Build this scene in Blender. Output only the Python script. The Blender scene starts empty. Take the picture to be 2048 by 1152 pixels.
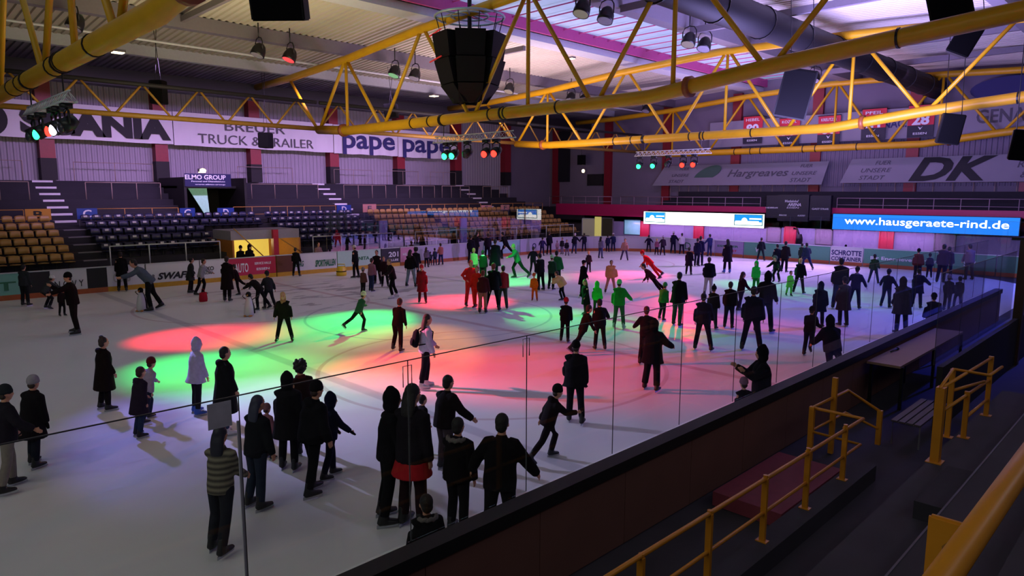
import bpy, bmesh, math, random
from mathutils import Vector, Matrix
random.seed(7)
S = bpy.context.scene
COL = S.collection
PI = math.pi

# ------------------------------------------------------------------ camera
F_PX = 1374.31
YAW, PITCH, ROLL, CAM_H = 0.7895, 0.13777, 0.00177, 4.5148
cy_, sy_, cp_, sp_ = math.cos(YAW), math.sin(YAW), math.cos(PITCH), math.sin(PITCH)
FWD = Vector((-sy_ * cp_, cy_ * cp_, -sp_))
R0 = Vector((cy_, sy_, 0)); U0 = R0.cross(FWD)
RGT = math.cos(ROLL) * R0 + math.sin(ROLL) * U0
UPV = -math.sin(ROLL) * R0 + math.cos(ROLL) * U0
cam_data = bpy.data.cameras.new('camera')
cam = bpy.data.objects.new('camera', cam_data); COL.objects.link(cam)
cam_data.sensor_width = 36.0
cam_data.lens = F_PX / 2048 * 36.0
cam_data.clip_start = 0.05; cam_data.clip_end = 300
M = Matrix((RGT, UPV, -FWD)).transposed().to_4x4()
M.translation = (0, 0, CAM_H)
cam.matrix_world = M
S.camera = cam

# ------------------------------------------------------------------ world, exposure
W = bpy.data.worlds.new('world'); S.world = W; W.use_nodes = True
bgn = W.node_tree.nodes['Background']
bgn.inputs[0].default_value = (0.50, 0.47, 0.55, 1)
bgn.inputs[1].default_value = 0.070
S.view_settings.view_transform = 'Standard'
S.view_settings.look = 'None'
S.view_settings.exposure = 0.0
S.view_settings.gamma = 1.0
S.view_settings.use_curve_mapping = False
S.cycles.use_denoising = True
S.cycles.max_bounces = 8
S.cycles.transparent_max_bounces = 24
S.cycles.caustics_reflective = False
S.cycles.caustics_refractive = False
S.cycles.sample_clamp_indirect = 3.0

def aim(o, tgt):
    o.rotation_euler = (Vector(tgt) - o.location).to_track_quat('-Z', 'Y').to_euler()

def area(loc, tgt, sx, sy, power, col, spread=180):
    l = bpy.data.lights.new('fill_light', 'AREA'); l.shape = 'RECTANGLE'; l.spread = math.radians(spread); l.size = sx; l.size_y = sy
    l.energy = power * 2.0; l.color = col
    o = bpy.data.objects.new('fill_light', l); COL.objects.link(o); o.location = loc; aim(o, tgt); return o

def spot(loc, tgt, power, col, ang=30, blend=0.8, rad=0.14):
    l = bpy.data.lights.new('spot_beam', 'SPOT'); l.energy = power * 3.0; l.color = col
    l.spot_size = math.radians(ang); l.spot_blend = blend; l.shadow_soft_size = rad
    o = bpy.data.objects.new('spot_beam', l); COL.objects.link(o); o.location = loc; aim(o, tgt); return o

# added upward fill lights without fixtures between the trusses, to brighten the roof deck
area((-26, 12, 6.0), (-30, 14, 12), 6, 6, 360, (1.0, 0.80, 0.45))
area((-29.5, 28.5, 6.0), (-31, 31, 12), 6, 6, 700, (1.0, 0.70, 0.80))
area((-22, 43, 6.0), (-21, 43, 12), 6, 6, 520, (0.74, 0.50, 1.0))
area((-11, 28, 6.0), (-11, 31, 12), 6, 6, 2400, (0.46, 0.38, 1.0))
# added fill lights that brighten the grandstand wall and the end wall
area((-35.9, 22, 10.6), (-48, 22, 2.6), 28, 0.7, 620, (0.70, 0.42, 1.0), 80)
area((-22, 44, 11.2), (-22, 53, 5.0), 22, 0.8, 200, (0.66, 0.40, 1.0))
area((-24, 49.2, 1.84), (-24, 50.1, 0.9), 24, 0.12, 150, (0.80, 0.42, 1.0))
# added fill lights high over the near stand, out of view, without fixtures
area((5, 12, 10.5), (-20, 16, 0), 26, 2.5, 110, (0.85, 0.80, 1.0))
area((-8, -9, 11.0), (-20, 14, 0), 18, 3, 270, (0.96, 1.0, 0.88))
# added blue and violet spots without fixtures, they tint the far ice
spot((-2.5, 36, 10.5), (-8.5, 25, 0), 2800, (0.03, 0.05, 1.0), 60, 1.0, 0.3)
spot((-3.5, 44, 9.0), (-9, 38, 0), 2500, (0.10, 0.14, 1.0), 90, 1.0, 0.3)
spot((-14, 49.0, 9.5), (-21, 39, 0), 5200, (0.66, 0.36, 1.0), 76, 1.0, 0.3)

# ------------------------------------------------------------------ pixel -> place on a known plane of the hall
def ray(u, v):
    return FWD + (u - 1024) / F_PX * RGT - (v - 576) / F_PX * UPV
def on_z(u, v, z=0.0):
    d = ray(u, v); t = (z - CAM_H) / d.z; return Vector((0, 0, CAM_H)) + d * t
def on_x(u, v, x):
    d = ray(u, v); return Vector((0, 0, CAM_H)) + d * (x / d.x)
def on_y(u, v, y):
    d = ray(u, v); return Vector((0, 0, CAM_H)) + d * (y / d.y)

# ------------------------------------------------------------------ materials
def lin(c):
    return tuple((x / 12.92 if x <= 0.04045 else ((x + 0.055) / 1.055) ** 2.4) for x in c)
def hexc(h):
    return lin((int(h[0:2], 16) / 255, int(h[2:4], 16) / 255, int(h[4:6], 16) / 255))
_m = {}
def mat(name, col, rough=0.6, metal=0.0, emit=None, es=0.0, var=0.0, scale=8.0, bump=0.0, spec=0.5, coat=0.0):
    if name in _m: return _m[name]
    m = bpy.data.materials.new(name); m.use_nodes = True
    nt = m.node_tree; b = nt.nodes['Principled BSDF']
    if isinstance(col, str): col = hexc(col)
    b.inputs['Base Color'].default_value = (*col, 1)
    b.inputs['Roughness'].default_value = rough
    b.inputs['Metallic'].default_value = metal
    b.inputs['Specular IOR Level'].default_value = spec
    b.inputs['Coat Weight'].default_value = coat
    if emit:
        e = hexc(emit) if isinstance(emit, str) else emit
        b.inputs['Emission Color'].default_value = (*e, 1); b.inputs['Emission Strength'].default_value = es
    if var or bump:
        tc = nt.nodes.new('ShaderNodeTexCoord'); n = nt.nodes.new('ShaderNodeTexNoise')
        n.inputs['Scale'].default_value = scale; n.inputs['Detail'].default_value = 5
        nt.links.new(tc.outputs['Object'], n.inputs['Vector'])
        if var:
            mx = nt.nodes.new('ShaderNodeMix'); mx.data_type = 'RGBA'
            mx.inputs[6].default_value = (*[c * (1 - var) for c in col], 1)
            mx.inputs[7].default_value = (*[min(1, c * (1 + var)) for c in col], 1)
            nt.links.new(n.outputs['Fac'], mx.inputs[0]); nt.links.new(mx.outputs[2], b.inputs['Base Color'])
        if bump:
            bp = nt.nodes.new('ShaderNodeBump'); bp.inputs['Strength'].default_value = bump; bp.inputs['Distance'].default_value = 0.02
            nt.links.new(n.outputs['Fac'], bp.inputs['Height']); nt.links.new(bp.outputs[0], b.inputs['Normal'])
    _m[name] = m; return m

def cloth(h, emitless=True):
    return mat('cloth_' + h, h, 0.92, var=0.25, scale=14, bump=0.35, spec=0.15)

YEL = mat('yellow_tube_paint', 'c4940f', 0.42, var=0.18, scale=1.5, spec=0.4)
RAILY = mat('yellow_rail_paint', 'c4801c', 0.38, var=0.2, scale=4, bump=0.1)
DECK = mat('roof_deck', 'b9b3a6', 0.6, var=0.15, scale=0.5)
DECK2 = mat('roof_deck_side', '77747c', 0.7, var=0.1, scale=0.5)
GREYB = mat('beam_grey', '6d6870', 0.5, var=0.1)
DARKB = mat('beam_dark', '17151a', 0.7, var=0.2)
LGREY = mat('gutter_grey', 'b5b9c0', 0.5, var=0.1)
PURP = mat('skylight_kerb_paint', 'b03a7a', 0.5, var=0.1)
BLACK = mat('black_plastic', '040406', 0.6, var=0.2, spec=.2)
BLACKM = mat('black_metal', '151518', 0.4, metal=0.3, var=0.2)
ALU = mat('aluminium', 'c8cacc', 0.4, metal=0.25, var=0.1)
STEEL = mat('steel_blade', 'b8bcc4', 0.25, metal=1.0, var=0.05)
WALLM = mat('wall_cladding', '8d8694', 0.6, var=0.08, scale=0.6)
WALLE = mat('wall_end_plain', '6e6677', 0.8, var=0.12, scale=0.5)
REDC = mat('red_column_paint', '7c1524', 0.5, var=0.15)
BLKC = mat('black_column_paint', '0f0c12', 0.7, var=0.1)
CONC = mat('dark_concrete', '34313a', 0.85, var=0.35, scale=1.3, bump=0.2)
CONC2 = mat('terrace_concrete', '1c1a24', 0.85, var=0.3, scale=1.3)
NOSE = mat('step_nosing_white', 'c9c5cf', 0.7, var=0.1)
BANW = mat('banner_white', 'c9c6cf', 0.6, var=0.05, scale=1)
BANG = mat('banner_greyish', '827e8a', 0.7, var=0.06, scale=1)
INK = mat('print_black', '101018', 0.7, var=0.05)
INKB = mat('print_navy', '20205c', 0.7, var=0.05)
INKG = mat('print_grey', '4a4852', 0.7, var=0.05)
INKGR = mat('print_green', '2f6a4e', 0.7, var=0.05)
WHT = mat('board_white', 'c8c8cc', 0.45, var=0.05, scale=2)
KICK = mat('kick_strip_yellow', 'b98c1e', 0.5, var=0.2)
KICKR = mat('kick_strip_rust', 'a0522a', 0.5, var=0.2)
CAPD = mat('board_cap_dark', '08080c', 0.6, var=0.2)
WOODP = mat('board_back_panel', '6d4a40', 0.65, var=0.12, scale=2)
SKIN = mat('skin', 'c08a70', 0.55, var=0.1, scale=20, spec=0.3)
HAIRD = mat('hair_dark', '100b09', 0.7, var=0.4, scale=40, bump=0.5)
HAIRB = mat('hair_blond', 'b8935a', 0.65, var=0.3, scale=40, bump=0.5)
HAIRM = mat('hair_brown', '2c1a12', 0.7, var=0.3, scale=40, bump=0.5)
BOOTD = mat('boot_black', '0d0d10', 0.5, var=0.2)
BOOTB = mat('boot_blue', '2450a8', 0.45, var=0.15)
BOOTW = mat('boot_white', 'c8c4cc', 0.5, var=0.1)
SEATY = mat('seat_beige', 'a07a42', 0.45, var=0.15, scale=3)
SEATB = mat('seat_navy', '14183a', 0.45, var=0.15, scale=3)
TAGW = mat('seat_tag', 'b9b6c0', 0.6, var=0.05)
REDP = mat('red_paint', 'b01e34', 0.5, var=0.1)
YPL = mat('yellow_plastic', 'd0b020', 0.4, var=0.1)

def glassmat(name, tint, refl, rough=0.0):
    """clear sheet: see-through, mirror-like share refl head-on and rising at grazing view"""
    m = bpy.data.materials.new(name); m.use_nodes = True; nt = m.node_tree
    for n in list(nt.nodes): nt.nodes.remove(n)
    o = nt.nodes.new('ShaderNodeOutputMaterial'); mx = nt.nodes.new('ShaderNodeMixShader')
    t = nt.nodes.new('ShaderNodeBsdfTransparent'); t.inputs[0].default_value = (*tint, 1)
    g = nt.nodes.new('ShaderNodeBsdfGlossy'); g.inputs['Roughness'].default_value = rough
    lw = nt.nodes.new('ShaderNodeLayerWeight'); lw.inputs['Blend'].default_value = 0.5
    pw = nt.nodes.new('ShaderNodeMath'); pw.operation = 'POWER'; pw.inputs[1].default_value = 5.0
    mr = nt.nodes.new('ShaderNodeMapRange'); mr.inputs[3].default_value = refl; mr.inputs[4].default_value = 0.6
    nt.links.new(lw.outputs['Facing'], pw.inputs[0]); nt.links.new(pw.outputs[0], mr.inputs[0])
    nt.links.new(mr.outputs[0], mx.inputs[0]); nt.links.new(t.outputs[0], mx.inputs[1]); nt.links.new(g.outputs[0], mx.inputs[2])
    nt.links.new(mx.outputs[0], o.inputs[0]); return m
GLASS = glassmat('shield_glass', (0.96, 0.965, 0.975), 0.03, 0.0)
GLASSF = glassmat('shield_glass_far', (0.95, 0.95, 0.97), 0.16, 0.01)
GLASSB = glassmat('shield_glass_scratched', (0.88, 0.88, 0.93), 0.10, 0.12)
GEDGE = mat('glass_joint', '3a3b42', 0.4, var=0.1)

def emis(name, col, st):
    m = bpy.data.materials.new(name); m.use_nodes = True; nt = m.node_tree
    for n in list(nt.nodes): nt.nodes.remove(n)
    o = nt.nodes.new('ShaderNodeOutputMaterial'); e = nt.nodes.new('ShaderNodeEmission')
    e.inputs[0].default_value = (*(hexc(col) if isinstance(col, str) else col), 1); e.inputs[1].default_value = st
    nt.links.new(e.outputs[0], o.inputs[0]); return m

# ice: white sheet, painted lines seen under the surface, skate scratches, glossy
def ice_material():
    m = bpy.data.materials.new('ice'); m.use_nodes = True; nt = m.node_tree; N = nt.nodes; L = nt.links
    b = N['Principled BSDF']
    tc = N.new('ShaderNodeTexCoord'); sx = N.new('ShaderNodeSeparateXYZ'); L.new(tc.outputs['Object'], sx.inputs[0])
    def math_(op, a, b2=None):
        n = N.new('ShaderNodeMath'); n.operation = op
        for i, q in enumerate((a, b2)):
            if q is None: continue
            if isinstance(q, (int, float)): n.inputs[i].default_value = q
            else: L.new(q, n.inputs[i])
        return n.outputs[0]
    def band(coord, c, w):
        d = math_('ABSOLUTE', math_('SUBTRACT', coord, c))
        mr = N.new('ShaderNodeMapRange'); L.new(d, mr.inputs[0])
        mr.inputs[1].default_value = w * 0.75; mr.inputs[2].default_value = w * 1.1
        mr.inputs[3].default_value = 1; mr.inputs[4].default_value = 0
        return mr.outputs[0]
    def ring(cx, cy, r, w):
        dx = math_('SUBTRACT', sx.outputs[0], cx); dy = math_('SUBTRACT', sx.outputs[1], cy)
        d = math_('SQRT', math_('ADD', math_('MULTIPLY', dx, dx), math_('MULTIPLY', dy, dy)))
        return band(d, r, w)
    n1 = N.new('ShaderNodeTexNoise'); n1.inputs['Scale'].default_value = 0.35; n1.inputs['Detail'].default_value = 6
    L.new(tc.outputs['Object'], n1.inputs['Vector'])
    mp = N.new('ShaderNodeMapping'); mp.inputs['Scale'].default_value = (3.5, 1.6, 1); mp.inputs['Rotation'].default_value = (0, 0, 0.6)
    L.new(tc.outputs['Object'], mp.inputs[0])
    n2 = N.new('ShaderNodeTexNoise'); n2.inputs['Scale'].default_value = 0.8; n2.inputs['Detail'].default_value = 8; n2.inputs['Distortion'].default_value = 1.2
    L.new(mp.outputs[0], n2.inputs['Vector'])
    base = N.new('ShaderNodeMix'); base.data_type = 'RGBA'
    base.inputs[6].default_value = (0.58, 0.58, 0.60, 1); base.inputs[7].default_value = (0.76, 0.76, 0.78, 1)
    ad = math_('ADD', math_('MULTIPLY', n1.outputs['Fac'], 0.6), math_('MULTIPLY', n2.outputs['Fac'], 0.4)); L.new(ad, base.inputs[0])
    cur = base.outputs[2]
    def paint(mask, col, amt):
        nonlocal cur
        mx = N.new('ShaderNodeMix'); mx.data_type = 'RGBA'
        L.new(math_('MULTIPLY', mask, amt), mx.inputs[0]); L.new(cur, mx.inputs[6]); mx.inputs[7].default_value = (*col, 1)
        cur = mx.outputs[2]
    paint(band(sx.outputs[1], 8.4, 0.17), (0.10, 0.12, 0.22), 0.34)
    paint(band(sx.outputs[1], 22.9, 0.17), (0.10, 0.12, 0.22), 0.35)
    paint(band(sx.outputs[1], 15.65, 0.14), (0.30, 0.06, 0.09), 0.40)
    paint(band(sx.outputs[1], 41.5, 0.05), (0.35, 0.08, 0.1), 0.4)
    paint(ring(-20.1, 15.65, 4.5, 0.05), (0.12, 0.14, 0.3), 0.4)
    for cx_, cy2 in ((-13.0, 12.5), (-27.2, 12.5), (-12.8, 35.5), (-27.4, 35.5)):
        paint(ring(cx_, cy2 + (0 if cy2 > 20 else -0.3), 4.5, 0.06), (0.3, 0.08, 0.12), 0.35)
    # sponsor prints in the ice near the far boards, only dark blotches are readable
    mp2 = N.new('ShaderNodeMapping'); mp2.inputs['Scale'].default_value = (1.6, 0.5, 1); L.new(tc.outputs['Object'], mp2.inputs[0])
    n3 = N.new('ShaderNodeTexNoise'); n3.inputs['Scale'].default_value = 1.0; n3.inputs['Detail'].default_value = 3; L.new(mp2.outputs[0], n3.inputs['Vector'])
    mk = math_('MULTIPLY', math_('GREATER_THAN', n3.outputs['Fac'], 0.56), band(sx.outputs[0], -28.0, 4.2))
    mk = math_('MULTIPLY', mk, band(sx.outputs[1], 15.5, 4.5))
    paint(mk, (0.08, 0.08, 0.11), 0.55)
    L.new(cur, b.inputs['Base Color'])
    mr = N.new('ShaderNodeMapRange'); L.new(n2.outputs['Fac'], mr.inputs[0])
    mr.inputs[1].default_value = 0.3; mr.inputs[2].default_value = 0.7; mr.inputs[3].default_value = 0.30; mr.inputs[4].default_value = 0.52
    L.new(mr.outputs[0], b.inputs['Roughness'])
    b.inputs['Specular IOR Level'].default_value = 0.28
    bp = N.new('ShaderNodeBump'); bp.inputs['Strength'].default_value = 0.12; bp.inputs['Distance'].default_value = 0.05
    L.new(n2.outputs['Fac'], bp.inputs['Height']); L.new(bp.outputs[0], b.inputs['Normal'])
    return m
ICE = ice_material()

# ------------------------------------------------------------------ mesh helpers
def obj(name, bm, m, parent=None, smooth=False):
    me = bpy.data.meshes.new(name); bm.normal_update(); bm.to_mesh(me); bm.free()
    for mm in (m if isinstance(m, (list, tuple)) else [m]): me.materials.append(mm)
    if smooth:
        for p in me.polygons: p.use_smooth = True
    o = bpy.data.objects.new(name, me); COL.objects.link(o)
    if parent: o.parent = parent
    return o
def thing(name, label, cat, loc=(0, 0, 0), rz=0, group=None):
    o = bpy.data.objects.new(name, None); COL.objects.link(o)
    o.empty_display_size = 0.1
    o.location = loc; o.rotation_euler = (0, 0, rz); tag(o, label, cat, group); return o
def tag(o, label, cat, group=None, kind=None):
    o['label'] = label; o['category'] = cat
    if group: o['group'] = group
    if kind: o['kind'] = kind
    return o
def struct(name, bm, m, parent=None, smooth=False):
    o = obj(name, bm, m, parent, smooth)
    if not parent: o['kind'] = 'structure'
    return o
def box(bm, x0, x1, y0, y1, z0, z1, mi=0):
    vs = [bm.verts.new(p) for p in ((x0, y0, z0), (x1, y0, z0), (x1, y1, z0), (x0, y1, z0), (x0, y0, z1), (x1, y0, z1), (x1, y1, z1), (x0, y1, z1))]
    for f in ((0, 3, 2, 1), (4, 5, 6, 7), (0, 1, 5, 4), (1, 2, 6, 5), (2, 3, 7, 6), (3, 0, 4, 7)):
        fc = bm.faces.new([vs[i] for i in f]); fc.material_index = mi
    return vs
def basis(d):
    d = d.normalized(); a = Vector((0, 0, 1)) if abs(d.z) < 0.9 else Vector((1, 0, 0))
    s = d.cross(a).normalized(); return s, s.cross(d).normalized()
def loft(bm, pts, rad, seg=10, side=None, cap=True):
    """closed tube through pts, rad = list of (a,b) half widths"""
    pts = [Vector(p) for p in pts]; rings = []
    n = len(pts)
    for i, p in enumerate(pts):
        d = (pts[min(i + 1, n - 1)] - pts[max(i - 1, 0)])
        if d.length < 1e-6: d = Vector((0, 0, 1))
        if side is not None:
            s = (side - d.normalized() * side.dot(d.normalized())).normalized(); t = d.normalized().cross(s)
        else: s, t = basis(d)
        a, b = rad[i] if isinstance(rad[i], (tuple, list)) else (rad[i], rad[i])
        rings.append([bm.verts.new(p + s * (a * math.cos(2 * PI * k / seg)) + t * (b * math.sin(2 * PI * k / seg))) for k in range(seg)])
    for i in range(n - 1):
        for k in range(seg):
            bm.faces.new((rings[i][k], rings[i][(k + 1) % seg], rings[i + 1][(k + 1) % seg], rings[i + 1][k]))
    if cap:
        bm.faces.new(rings[0][::-1]); bm.faces.new(rings[-1])
def tube(bm, a, b, r, seg=8):
    loft(bm, [a, b], [r, r], seg)
def pathtube(bm, pts, r, seg=8):
    loft(bm, pts, [r] * len(pts), seg)
def ellipsoid(bm, c, r, seg=14, rings=9, rot=None):
    c = Vector(c); rows = []
    for i in range(1, rings):
        th = PI * i / rings; row = []
        for k in range(seg):
            ph = 2 * PI * k / seg
            v = Vector((r[0] * math.sin(th) * math.cos(ph), r[1] * math.sin(th) * math.sin(ph), r[2] * math.cos(th)))
            if rot: v = rot @ v
            row.append(bm.verts.new(c + v))
        rows.append(row)
    tp = Vector((0, 0, r[2])); bt = Vector((0, 0, -r[2]))
    if rot: tp = rot @ tp; bt = rot @ bt
    t = bm.verts.new(c + tp); b = bm.verts.new(c + bt)
    for k in range(seg):
        bm.faces.new((t, rows[0][k], rows[0][(k + 1) % seg])); bm.faces.new((b, rows[-1][(k + 1) % seg], rows[-1][k]))
    for i in range(len(rows) - 1):
        for k in range(seg):
            bm.faces.new((rows[i][k], rows[i + 1][k], rows[i + 1][(k + 1) % seg], rows[i][(k + 1) % seg]))
def NB(): return bmesh.new()
def text(parent, body, loc, rot, w, h, m, shear=0.0, bold=0.0, name='lettering', ext=0.004):
    c = bpy.data.curves.new(name, 'FONT'); c.body = body; c.size = 1.0; c.align_x = 'CENTER'; c.align_y = 'CENTER'
    c.extrude = ext; c.shear = shear; c.offset = bold; c.resolution_u = 3
    c.materials.append(m)
    o = bpy.data.objects.new(name, c); COL.objects.link(o)
    bb = o.bound_box
    bw = max(p[0] for p in bb) - min(p[0] for p in bb); bh = max(p[1] for p in bb) - min(p[1] for p in bb)
    if bw <= 0: bw, bh = len(body) * 0.55, 0.7
    sx = w / bw; sy = (h / bh) if h else sx
    cx = (max(p[0] for p in bb) + min(p[0] for p in bb)) / 2; cyy = (max(p[1] for p in bb) + min(p[1] for p in bb)) / 2
    rm = Matrix.Rotation(rot[2], 4, 'Z') @ Matrix.Rotation(rot[0], 4, 'X')
    off = rm @ Vector((-cx * sx, -cyy * sy, 0))
    me = bpy.data.meshes.new_from_object(o); bpy.data.objects.remove(o); me.name = name
    o = bpy.data.objects.new(name, me); COL.objects.link(o)
    o.scale = (sx, sy, 1); o.rotation_euler = rot
    o.location = Vector(loc) + off
    if parent: o.parent = parent
    return o
ROT_L = (PI / 2, 0, PI / 2)      # faces +X
ROT_E = (PI / 2, 0, 0)           # faces -Y

# ================================================================== THE HALL
XL, XN, YE = -35.1, -5.1, 45.5
# ice sheet and the floor around it
bm = NB()
def rink_outline(r=7.5, n=10, y0=-12.0, off=0.0):
    pts = [(XN + off, y0), ]
    cx1, cyy = XN - r, YE - r
    for i in range(n + 1):
        a = i / n * PI / 2; pts.append((cx1 + (r + off) * math.cos(a), cyy + (r + off) * math.sin(a)))
    cx2 = XL + r
    for i in range(n + 1):
        a = PI / 2 + i / n * PI / 2; pts.append((cx2 + (r + off) * math.cos(a), cyy + (r + off) * math.sin(a)))
    pts.append((XL - off, y0)); return pts
f = bm.faces.new([bm.verts.new((x, y, 0)) for x, y in rink_outline()])
ice = struct('floor', bm, ICE)
bm = NB(); box(bm, -49, 4, -14, 54, -0.25, -0.02)
struct('floor_concrete', bm, CONC)

# grandstand wall: trapezoid cladding
def clad(name, p0, p1, z0, z1, depth_dir, m, period=0.3, amp=0.05):
    bm = NB(); p0 = Vector(p0); p1 = Vector(p1); L = (p1 - p0).length; d = (p1 - p0) / L; n = int(L / period); dd = Vector(depth_dir)
    prev = None
    for i in range(n + 1):
        for fr, a in ((0, 0), (0.15, 1), (0.5, 1), (0.65, 0)):
            p = p0 + d * ((i + fr) * period) + dd * (amp * a)
            cur = (bm.verts.new((p.x, p.y, z0)), bm.verts.new((p.x, p.y, z1)))
            if prev: bm.faces.new((prev[0], cur[0], cur[1], prev[1]))
            prev = cur
    return struct(name, bm, m)
clad('wall_left', (-48, -6, 0), (-48, 47.3, 0), 3.0, 12.4, (1, 0, 0), WALLM)
bm = NB(); box(bm, -48.3, -48.0, 47.3, 53.3, -0.02, 12.6); box(bm, -48.4, -48.1, -6, 47.3, -0.02, 12.6); struct('wall_left_panel', bm, WALLE)
bm = NB(); box(bm, -48, 6, 53, 53.3, -0.02, 13.4); struct('wall_far', bm, WALLE)
clad('wall_far_panel', (-26.5, 52.95, 0), (5, 52.95, 0), 5.0, 8.2, (0, -1, 0), WALLE)
# wall columns, red above and black below
k = 0
for y in [-3.0 + 6.17 * i for i in range(9)]:
    bm = NB(); box(bm, -48.0, -47.3, y - 0.38, y + 0.38, 6.45, 12.2, 0); box(bm, -48.0, -47.28, y - 0.4, y + 0.4, 5.2, 6.45, 1)
    struct('wall_left_column', bm, [REDC, BLKC])
for x in (-47, -40.4, -34.0, -27.5, -21.1, -14.6, -8.1):
    bm = NB(); box(bm, x - 0.38, x + 0.38, 52.72, 53.0, 3.4, 12.4); struct('wall_far_column', bm, REDC)

# roof deck (corrugated), skylight between x -25.2 and -19
def roof_z(x):
    P = [(-48.3, 11.7), (-40.1, 12.05), (-25.2, 12.95), (-22, 13.1), (-19, 12.95), (8, 11.5)]
    for (a, za), (b, zb) in zip(P, P[1:]):
        if a <= x <= b: return za + (zb - za) * (x - a) / (b - a)
    return 11.5
def deck(name, xs, y0, y1, m, period=0.34, amp=0.07):
    bm = NB(); prev = None; n = int((y1 - y0) / period)
    for i in range(n + 1):
        for fr, a in ((0, 0), (0.12, 1), (0.5, 1), (0.62, 0)):
            y = y0 + (i + fr) * period
            cur = [bm.verts.new((x, y, roof_z(x) + amp * a)) for x in xs]
            if prev:
                for j in range(len(xs) - 1): bm.faces.new((prev[j], prev[j + 1], cur[j + 1], cur[j]))
            prev = cur
    return struct(name, bm, m)
deck('ceiling', (-40.1, -33, -25.2), -8, 53.3, DECK)
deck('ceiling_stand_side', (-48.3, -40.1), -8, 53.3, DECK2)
deck('ceiling_walkway_side', (-19, -6, 8), -8, 53.3, DECK)
# roof beams along the hall
def ybeam(name, x0, x1, z0, z1, m, y0=-8, y1=53):
    bm = NB(); box(bm, x0, x1, y0, y1, z0, z1); return struct(name, bm, m)
ybeam('ceiling_beam', -33.9, -33.4, 11.85, 12.45, GREYB)
ybeam('ceiling_beam', -40.3, -39.9, 11.55, 12.1, LGREY)
ybeam('ceiling_beam', -18.9, -18.2, 12.2, 12.95, GREYB)
ybeam('ceiling_beam', -6.6, -6.1, 11.6, 12.2, GREYB)
ybeam('ceiling_gutter', -26.6, -25.5, 12.35, 12.7, LGREY)
bm = NB(); box(bm, -25.35, -25.2, -8, 53, 12.7, 13.25); box(bm, -19.0, -18.8, -8, 53, 12.9, 13.25); struct('ceiling_skylight_trim', bm, PURP)
bm = NB()
for i in range(48):
    y = -7 + i * 1.28; tube(bm, (-25.2, y, 13.12), (-19, y, 13.12), 0.03, 6)
struct('ceiling_skylight_beam', bm, PURP)
# translucent skylight sheet with a weak pale blue emission
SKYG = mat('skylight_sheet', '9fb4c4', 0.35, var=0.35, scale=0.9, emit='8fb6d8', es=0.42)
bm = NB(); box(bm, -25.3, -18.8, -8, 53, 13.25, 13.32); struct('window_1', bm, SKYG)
# cross purlins in bays
for y in (12.2, 27.5, 43.0):
    bm = NB(); box(bm, -33.4, -26.8, y - 0.09, y + 0.09, 12.1, 12.35); struct('ceiling_beam_cross', bm, GREYB)
for y in (1.0, 9.0, 14.2, 24.5, 30.0, 40.0, 46.0):
    bm = NB(); box(bm, -18.2, -6.6, y - 0.1, y + 0.1, 12.0, 12.3); struct('ceiling_beam_cross', bm, GREYB)
# eaves duct over the stand and round duct
bm = NB(); box(bm, -43.4, -42.6, -8, 53, 10.25, 11.15)
tag(obj('ventilation_duct', bm, DARKB), 'long dark box duct running under the roof edge above the upper terrace', 'duct')
bm = NB(); pathtube(bm, [(-13.4, y, 11.3) for y in (-8, 10, 30, 52.8)], 0.62, 20)
du = obj('round_duct', bm, mat('duct_sheet', '06060c', 0.6, var=0.2, spec=.3), smooth=True)
tag(du, 'large round dark ventilation duct hanging under the roof beside the skylight', 'duct')
for i in range(16):
    y = -6 + i * 3.7; bm = NB()
    loft(bm, [(-13.4, y, 11.3), (-13.4, y + 0.06, 11.3)], [0.66, 0.66], 20); obj('duct_collar', bm, BLACKM, du)
bm = NB()
pathtube(bm, [(-44.6, 4, 11.05), (-44.6, 16.5, 11.05), (-43.9, 17.2, 10.95), (-43.9, 52.5, 10.95)], 0.07, 8)
tag(obj('sprinkler_pipe', bm, LGREY), 'thin light grey pipe with a bend running above the dark roof edge duct', 'pipe')
bm = NB(); pathtube(bm, [(-35.0, -6, 11.4), (-35.0, 52.5, 11.4)], 0.06, 8)
tag(obj('sprinkler_pipe', bm, LGREY), 'straight light grey pipe running high over the row of floodlights by the stand', 'pipe')
# ---------------------------------------------------------------- yellow tube trusses
def piece(P, x):
    for (a, za), (b, zb) in zip(P, P[1:]):
        if a <= x <= b: return za + (zb - za) * (x - a) / (b - a)
    return P[-1][1] if x > P[-1][0] else P[0][1]
BOT = [(-35.2, 7.95), (-32, 7.72), (-13.5, 7.68), (-9.4, 8.15), (-3, 8.68), (8, 9.5)]
TOP = [(-43, 11.0), (-38.2, 11.05), (-32.2, 11.32), (-26, 11.8), (-19.5, 12.1), (-12.5, 11.95), (-6, 11.6), (8, 10.6)]
XB = [-35.2, -29.0, -22.4, -15.8, -9.4, -3.0, 3.6]
XT = [-38.4, -32.2, -25.7, -19.1, -12.6, -6.2, 0.3, 6.5]
tl = {4.5: 'yellow tube roof truss hanging low overhead, closest of the four crossing the rink',
      19.8: 'yellow tube roof truss crossing over the big black loudspeaker cluster',
      35.3: 'yellow tube roof truss carrying the light bar between speaker cluster and end wall',
      50.8: 'yellow tube roof truss just in front of the red jersey banners'}
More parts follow.
